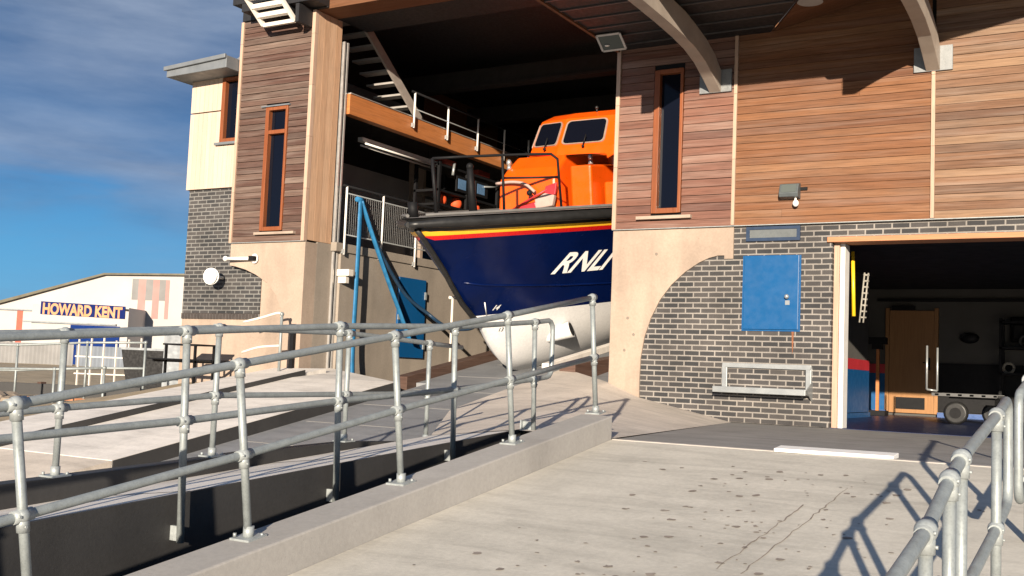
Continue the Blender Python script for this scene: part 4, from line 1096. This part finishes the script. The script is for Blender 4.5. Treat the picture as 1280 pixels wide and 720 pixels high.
for k,(x,y,w_,h_,c) in enumerate(((-1.9,7.9,.5,.35,(.05,.05,.055)),(-1.3,7.7,.6,.45,(.03,.05,.04)),(-.6,8.0,.45,.6,(.06,.03,.02)))):
    t = thing('storage_box', ['low dark grey crate on the bay floor behind the trolley','dark green lidded crate between the other crates in the bay','tall brown crate at the right of the bay floor'][k], 'crate', (x,y,0))
    cm = plain('crate_%s' % ('grey','green','brown')[k], c, .6)
    m = MB(); m.box(x-w_/2,x+w_/2,y-.2,y+.2,.006,h_); m.build('body', cm, t, .02)
    m = MB(); m.box(x-w_/2-.02,x+w_/2+.02,y-.22,y+.22,h_+.001,h_+.05); m.build('lid', cm, t, .01)
for k in range(4):
    x = -2.3+k*.42; m = MB(); m.box(x-.14,x+.14,8.90,9.03,1.55,2.05); m.box(x-.10,x+.10,8.84,8.90,1.6,1.9)
    o = m.build('hanging_jacket', plain('dark_red_jacket', (.09,.02,.015), .8) if k % 2 else M['black'], None, .03)
    tag(o, ['black jacket hung nearest the wall fitting in the bay','dark red jacket hung second from the wall fitting in the bay','black jacket hung third along the bay wall','dark red jacket hung furthest right along the bay wall'][k], 'jacket', 'jackets hung in the bay')
m = MB(); m.ball((-3.20,9.0,1.62), .14, sc=(1.3,.5,.8)); m.box(-3.35,-3.2,8.95,9.09,1.62,1.70); o = m.build('wall_speaker', M['black']); tag(o, 'small black wall-mounted fitting to the right of the bay door', 'speaker')

# ------------------------------------------------------------------ things lying on the slab
m = MB()
a, b = Vector((-2.81,-5.10,0)), Vector((-1.84,-5.03,0))
m.hexa([(-2.80,-5.36,-.022),(-1.83,-5.29,-.022),(-1.84,-5.03,-.022),(-2.82,-5.10,-.022),(-2.80,-5.36,.008),(-1.83,-5.29,.008),(-1.84,-5.03,.022),(-2.82,-5.10,.022)])
o = m.build('threshold_bar', plain('bright_white_board', (.88,.86,.82), .6, 0, .04), None, .006); tag(o, 'flat white board lying across the top of the ramp before the bay', 'board')
m = MB(); m.hexa([(-4.33,-5.33,-.03),(-.3,-5.33,-.03),(-.3,-5.27,-.03),(-4.33,-5.27,-.03),(-4.33,-5.33,-.017),(-.3,-5.33,-.017),(-.3,-5.27,-.013),(-4.33,-5.27,-.013)])
struct(m.build('joint_strip', plain('pale_joint_sealant', (.40,.37,.34), .8)))
rnd = random.Random(21); m = MB()
def spot(x, y, r, sq):
    n = rnd.randint(7,11); a0 = rnd.random()*6
    pts = []
    for k in range(n):
        a = a0 + 2*PI*k/n; q = r*rnd.uniform(.55,1.25); px, py = x+q*math.cos(a)*1.25, y+q*math.sin(a)*sq
        pts.append((px, py, slab_z(py)+.004))
    m.poly(pts)
for k in range(190):
    x = rnd.gauss(-2.35,.62); y = rnd.uniform(-9.6,-6.0)
    if not -3.9 < x < -.9: continue
    spot(x, y, rnd.choice([.007,.009,.012,.016,.024]), rnd.uniform(.8,1.5))
def crack(pts, w):
    P_ = [Vector((x,y,0)) for x,y in pts]
    fine = []
    for a, b in zip(P_[:-1], P_[1:]):
        for k in range(7): fine.append(a.lerp(b,k/7)+Vector((rnd.uniform(-.012,.012),rnd.uniform(-.012,.012),0)))
    fine.append(P_[-1])
    for a, b in zip(fine[:-1], fine[1:]):
        d = (b-a).normalized(); nrm = Vector((-d.y,d.x,0))*w*rnd.uniform(.5,1.3)
        m.poly([(q.x,q.y,slab_z(q.y)+.004) for q in (a-nrm,b-nrm,b+nrm,a+nrm)])

crack([(-1.925,-6.40),(-1.945,-6.95),(-1.96,-7.4),(-1.975,-8.0),(-1.99,-8.6)], .0042)
crack([(-2.085,-7.0),(-2.10,-7.5),(-2.12,-8.0),(-2.14,-8.57)], .005)
o = struct(m.build('slab_stains', M['stain'], merge=False)); o['kind'] = 'stuff'

# ------------------------------------------------------------------ the yard beyond: shed, fences, rubble
U = Vector((.868,.495,0)); NN = Vector((.495,-.868,0)); S0 = Vector((-54.66,22.77,0))
def sp(u, d, z): return S0 + U*u + NN*d + Vector((0,0,z))
def sbox(m, u0, u1, d0, d1, z0, z1, mat=0, tint=.5):
    m.hexa([sp(u0,d0,z0),sp(u1,d0,z0),sp(u1,d1,z0),sp(u0,d1,z0),sp(u0,d0,z1),sp(u1,d0,z1),sp(u1,d1,z1),sp(u0,d1,z1)][::1], mat, tint)
shed = thing('shed', 'long white rendered shed with a low pitched roof and faded red and grey stripes', 'shed', tuple(sp(5,0,0)))
m = MB()
prof_ = [(-6,-.3),(-6,1.45),(0,3.15),(5.75,4.98),(18,5.35),(18,-.3)]
m.prism([sp(u,0,z) for u,z in prof_], -NN*14)
m.build('wall', M['shed_white'], shed)
m = MB()
rp = [(-6.4,1.33),(0,3.17),(5.75,4.99),(18.2,5.37),(18.2,5.47),(5.72,5.09),(0,3.33),(-6.4,1.5)]
m.prism([sp(u,.25,z) for u,z in rp], -NN*14.4); m.build('roof', plain('lichened_sheet_roof', (.13,.118,.085), .85, 0, .25, 2), shed)
m = MB(); sbox(m,1.0,1.32,.0,.02,.2,2.9); m.build('stripe', M['bright_red'], shed)
m = MB(); sbox(m,1.9,1.97,.0,.02,.9,2.9); m.build('stripe', M['pale_red'], shed)
for k, (a, b, mt) in enumerate(((7.25,7.6,'pale_grey'),(7.6,8.0,'pale_red'),(8.0,8.4,'pale_grey'),(8.4,8.75,'pale_red'),(8.75,9.1,'pale_grey'),(9.1,9.3,'pale_red'))):
    m = MB(); sbox(m,a,b,.0,.02,2.7 if mt=='pale_red' else 3.7,4.85); m.build('stripe', M[mt], shed)
m = MB(); sbox(m,-.6,2.6,.0,.12,2.86,2.93); m.build('ledge', M['roof_grey'], shed)
annex = thing('annex', 'flat topped white annex carrying the big shop sign, in front of the shed', 'annex', tuple(sp(5,2,0)))
m = MB(); sbox(m,3.0,8.1,.03,2.6,-.3,3.12); m.build('wall', M['shed_white'], annex, .01)
m = MB(); sbox(m,2.6,7.5,2.6,2.72,2.16,2.24); m.build('ledge', M['roof_grey'], annex)
m = MB(); sbox(m,5.1,7.7,2.601,2.66,-.2,2.12); m.build('shutter', M['blue_shed'], annex)
m = MB(); sbox(m,7.95,8.08,2.6,2.68,2.95,3.05); m.build('lamp', M['black'], annex)
sign = thing('shop_sign', 'blue sign board with bold orange lettering on the white annex', 'sign', tuple(sp(4,2.64,2.9)))
m = MB()
m.hexa([sp(3.46,2.601,2.62),sp(7.92,2.601,2.53),sp(7.92,2.66,2.53),sp(3.46,2.66,2.62),sp(3.46,2.601,3.29),sp(7.92,2.601,3.18),sp(7.92,2.66,3.18),sp(3.46,2.66,3.29)])
m.build('board', M['sign_blue'], sign)
vs, fs = text_polys('HOWARD KENT', .74, 0, .78, .030)
x0 = min(v.x for v in vs); x1 = max(v.x for v in vs); kx = 4.2/(x1-x0)
m = MB(); m.faces([sp(3.58+(v.x-x0)*kx, 2.668, 2.650 + v.y*1.06 - .020*(v.x-x0)*kx) for v in vs], fs); m.build('letters', M['sign_orange'], sign)

# sheet fence in front of the shed, a lattice of white posts, grey panel
def fence(name, label, a, b, z0, z1, mat, pitch=.0, cat='fence'):
    a = Vector(a); b = Vector(b); d = (b-a); L = d.length; d.normalize(); nrm = Vector((d.y,-d.x,0))
    t = thing(name, label, cat, tuple(a)); m = MB(); n = int(L/.09); pts = []
    for k in range(n+1):
        pts.append(a+d*(L*k/n)+nrm*(.025 if k % 2 else -.025))
    for p, q in zip(pts[:-1], pts[1:]): m.poly([(p.x,p.y,z0),(q.x,q.y,z0),(q.x,q.y,z1),(p.x,p.y,z1)])
    m.build('sheeting', mat, t)
    m = MB()
    for z in (z0+.25,z1-.2): m.obox((a+b)/2+Vector((0,0,z))-nrm*.06, d*L/2, nrm*.02, Vector((0,0,.04)))
    m.build('rail', M['pale_grey'], t)
    for k in range(int(L/2.4)+1):
        p = a+d*min(L, k*2.4)-nrm*.10; m = MB(); m.box(p.x-.05,p.x+.05,p.y-.05,p.y+.05,z0-.3,z1+.03); m.build('post', M['pale_grey'], t)
fence('sheet_fence', 'weathered pale corrugated sheet fence in front of the shed', (-47.2,15.7,0), (-42.6,18.4,0), -.2, 1.02, M['fence_sheet'])
fence('sheet_fence', 'grey blue ribbed sheet fence right of the pale one, below the blue shutter', (-42.5,18.5,0), (-36.5,22.0,0), -.2, .98, plain('blue_grey_sheet', (.20,.225,.26), .6, .1, .12, 1))
t = thing('slat_gate', 'gate of thin white uprights before the blue shutter', 'gate', (-26.4,7.1,-.1))
d = Vector((.84,.54,0)); a = Vector((-27.2,6.65,-.25))
for k in range(6):
    m = MB(); p = a+d*k*.36; m.box(p.x-.02,p.x+.02,p.y-.02,p.y+.02,-.35,1.02+.05*(k % 3)); m.build('upright', M['offwhite'], t)
for z in (.02,.52):
    m = MB(); m.obox(a+d*.9+Vector((0,0,z+.25)), d*1.0, Vector((.01,-.015,0)), Vector((0,0,.018))); m.build('rail', M['offwhite'], t)
m = MB()
q = Vector((-20.1,3.76,0)); m.obox(q+Vector((.1,.15,.35)), Vector((.35,.22,0)), Vector((.02,-.03,0)), Vector((0,0,.78)))
o = m.build('grey_screen', M['roof_grey'], None, .005); tag(o, 'plain grey screen panel beside the left wing of the boathouse', 'panel')
t = thing('dark_skip', 'dark open bin with a shaded hood beside the slat gate', 'bin', (-22.5,5.6,-.3))
m = MB(); m.hexa([(-23.2,5.1,-.4),(-22.0,5.9,-.4),(-22.4,6.7,-.4),(-23.6,5.9,-.4),(-23.4,5.0,.75),(-21.8,6.0,.75),(-22.3,6.8,.75),(-23.8,5.9,.75)]); m.build('body', M['black'], t)
m = MB(); m.obox((-22.8,5.9,.78), Vector((.85,.53,0)), Vector((-.22,.36,0)), Vector((0,0,.03))); m.build('lid', M['roof_grey'], t)
t = thing('low_wall', 'low black timber wall across the sandy yard behind the tube railing', 'low wall', (-22.6,2.4,-.5))
m = MB(); aa = Vector((-26.5,.25,0)); bb = Vector((-20.8,3.45,0)); d = (bb-aa).normalized(); nr = Vector((d.y,-d.x,0))
m.obox((aa+bb)/2+Vector((0,0,-.36)), d*3.3, nr*.1, Vector((0,0,.20))); m.build('plank', M['dark_wall'], t)
for k in range(4):
    m = MB(); p = aa+d*(.5+k*1.8)-nr*.14; m.box(p.x-.07,p.x+.07,p.y-.07,p.y+.07,-.8,-.12); m.build('post', M['wood_sleeper'], t)
rnd = random.Random(4)
rm = MB()
def rock_mesh(r, seed):
    q = random.Random(seed); bm = bmesh.new(); bmesh.ops.create_icosphere(bm, subdivisions=2, radius=r)
    for v in bm.verts: v.co *= 1 + q.uniform(-.22,.22); v.co.z *= .6
    me = bpy.data.meshes.new('rock'); bm.to_mesh(me); bm.free(); me.materials.append(M['rock']); return me
rocks = [rock_mesh(.16, 3), rock_mesh(.22, 5), rock_mesh(.12, 9)]
for k in range(26):
    x = rnd.uniform(-21.5,-15.6); y = -2.3 + (x+21.5)*.42 + rnd.uniform(-.5,.9)
    if x > -16.1: x -= .5
    o = bpy.data.objects.new('rock', rocks[k % 3]); COL.objects.link(o); o.location = (x, y, -.40+rnd.uniform(-.03,.05)); o.rotation_euler = (0,0,rnd.uniform(0,6)); s_ = rnd.uniform(.6,1.3); o.scale = (s_,s_,s_)
    tag(o, 'piece of pale rubble lying on the sand by the yard railing', 'rock', 'rubble beside the slip deck')
t = thing('timber_litter', 'broken brown planks lying on the rubble beside the slip deck', 'planks', (-17.5,-.6,-.35))
for k in range(5):
    m = MB(); c = Vector((-18.6+k*.55, -.95+k*.25, -.30)); a = rnd.uniform(-.5,.9); m.obox(c, Vector((math.cos(a),math.sin(a),.03))*.5, Vector((-math.sin(a),math.cos(a),0))*.07, Vector((0,0,.025))); m.build('plank', M['wood_lintel'], t)

# ------------------------------------------------------------------ light, sky, camera
sun_to = Vector((1.0,-2.7,.60)).normalized()
sl = bpy.data.lights.new('sun', 'SUN'); sl.energy = 5.0; sl.angle = math.radians(.5); sl.color = (1.0,.87,.705)
so = bpy.data.objects.new('sun', sl); COL.objects.link(so); so.rotation_euler = (-sun_to).to_track_quat('-Z','Y').to_euler(); so.location = (10,-30,20)
elev = math.asin(sun_to.z); azim = math.atan2(sun_to.x, sun_to.y)
w = bpy.data.worlds.new('World'); scene.world = w; w.use_nodes = True
nt = w.node_tree; bg = nt.nodes['Background']
sky = nt.nodes.new('ShaderNodeTexSky'); sky.sky_type = 'NISHITA'; sky.sun_disc = False
sky.sun_elevation = elev; sky.sun_rotation = azim; sky.altitude = 0; sky.air_density = 1.0; sky.dust_density = .6; sky.ozone_density = 2.0
tc = nt.nodes.new('ShaderNodeTexCoord')
mp = nt.nodes.new('ShaderNodeMapping'); mp.inputs['Scale'].default_value = (1.6,1.6,7.0); mp.inputs['Rotation'].default_value = (.10,.06,0); nt.links.new(tc.outputs['Generated'], mp.inputs[0])
n1 = node(nt, 'ShaderNodeTexNoise', Scale=2.1, Detail=7.0, Roughness=.56, Distortion=.35); nt.links.new(mp.outputs[0], n1.inputs['Vector'])
cl0 = ramp(nt, n1.outputs[0], [(.36, 0.0), (.50, .7), (.66, 1.0)])
sep0 = nt.nodes.new('ShaderNodeSeparateXYZ'); nt.links.new(tc.outputs['Generated'], sep0.inputs[0])
clz = ramp(nt, sep0.outputs['Z'], [(0.0,.2),(.10,.3),(.16,.9),(.21,.55),(.30,1.0)])
cl = mixc(nt, 1.0, cl0, clz, 'MULTIPLY')
n2 = node(nt, 'ShaderNodeTexNoise', Scale=4.5, Detail=6.0, Roughness=.55); nt.links.new(mp.outputs[0], n2.inputs['Vector'])
shade = ramp(nt, n2.outputs[0], [(.32, (1.05,1.7,3.0)), (.68, (2.5,3.2,4.5))])
sepx = nt.nodes.new('ShaderNodeSeparateXYZ'); nt.links.new(tc.outputs['Generated'], sepx.inputs[0])
grad = ramp(nt, sepx.outputs['Z'], [(0.0, (1.1,4.0,6.8)), (.09, (.65,3.2,6.3)), (.17, (.38,2.0,4.9)), (.24, (.28,1.2,3.2)), (.36, (.55,1.35,2.9)), (1.0, (.4,1.0,2.6))])
base = mixc(nt, .88, sky.outputs[0], grad)
mx = mixc(nt, cl, base, shade)
nt.links.new(mx, bg.inputs['Color']); bg.inputs['Strength'].default_value = .06

cam = bpy.data.cameras.new('camera'); co = bpy.data.objects.new('camera', cam); COL.objects.link(co); scene.camera = co
cam.sensor_width = 36; cam.lens = 36*1365/1280; cam.clip_end = 3000; cam.clip_start = .05
pit, rol, yaw = math.radians(4.42), math.radians(2.325), math.radians(30.55)
fw = Vector((-math.sin(yaw)*math.cos(pit), math.cos(yaw)*math.cos(pit), math.sin(pit))); rt = Vector((math.cos(yaw), math.sin(yaw), 0)); up = rt.cross(fw)
r2 = rt*math.cos(rol)+up*math.sin(rol); u2 = -rt*math.sin(rol)+up*math.cos(rol)
co.matrix_world = Matrix(((r2.x,u2.x,-fw.x,0),(r2.y,u2.y,-fw.y,-14.6),(r2.z,u2.z,-fw.z,.56),(0,0,0,1)))

vs_ = scene.view_settings; vs_.view_transform = 'Standard'; vs_.look = 'None'; vs_.gamma = 1; vs_.exposure = 0.92; vs_.use_curve_mapping = False
scene.render.engine = 'CYCLES'; scene.cycles.max_bounces = 5; scene.cycles.diffuse_bounces = 1; scene.cycles.use_denoising = True
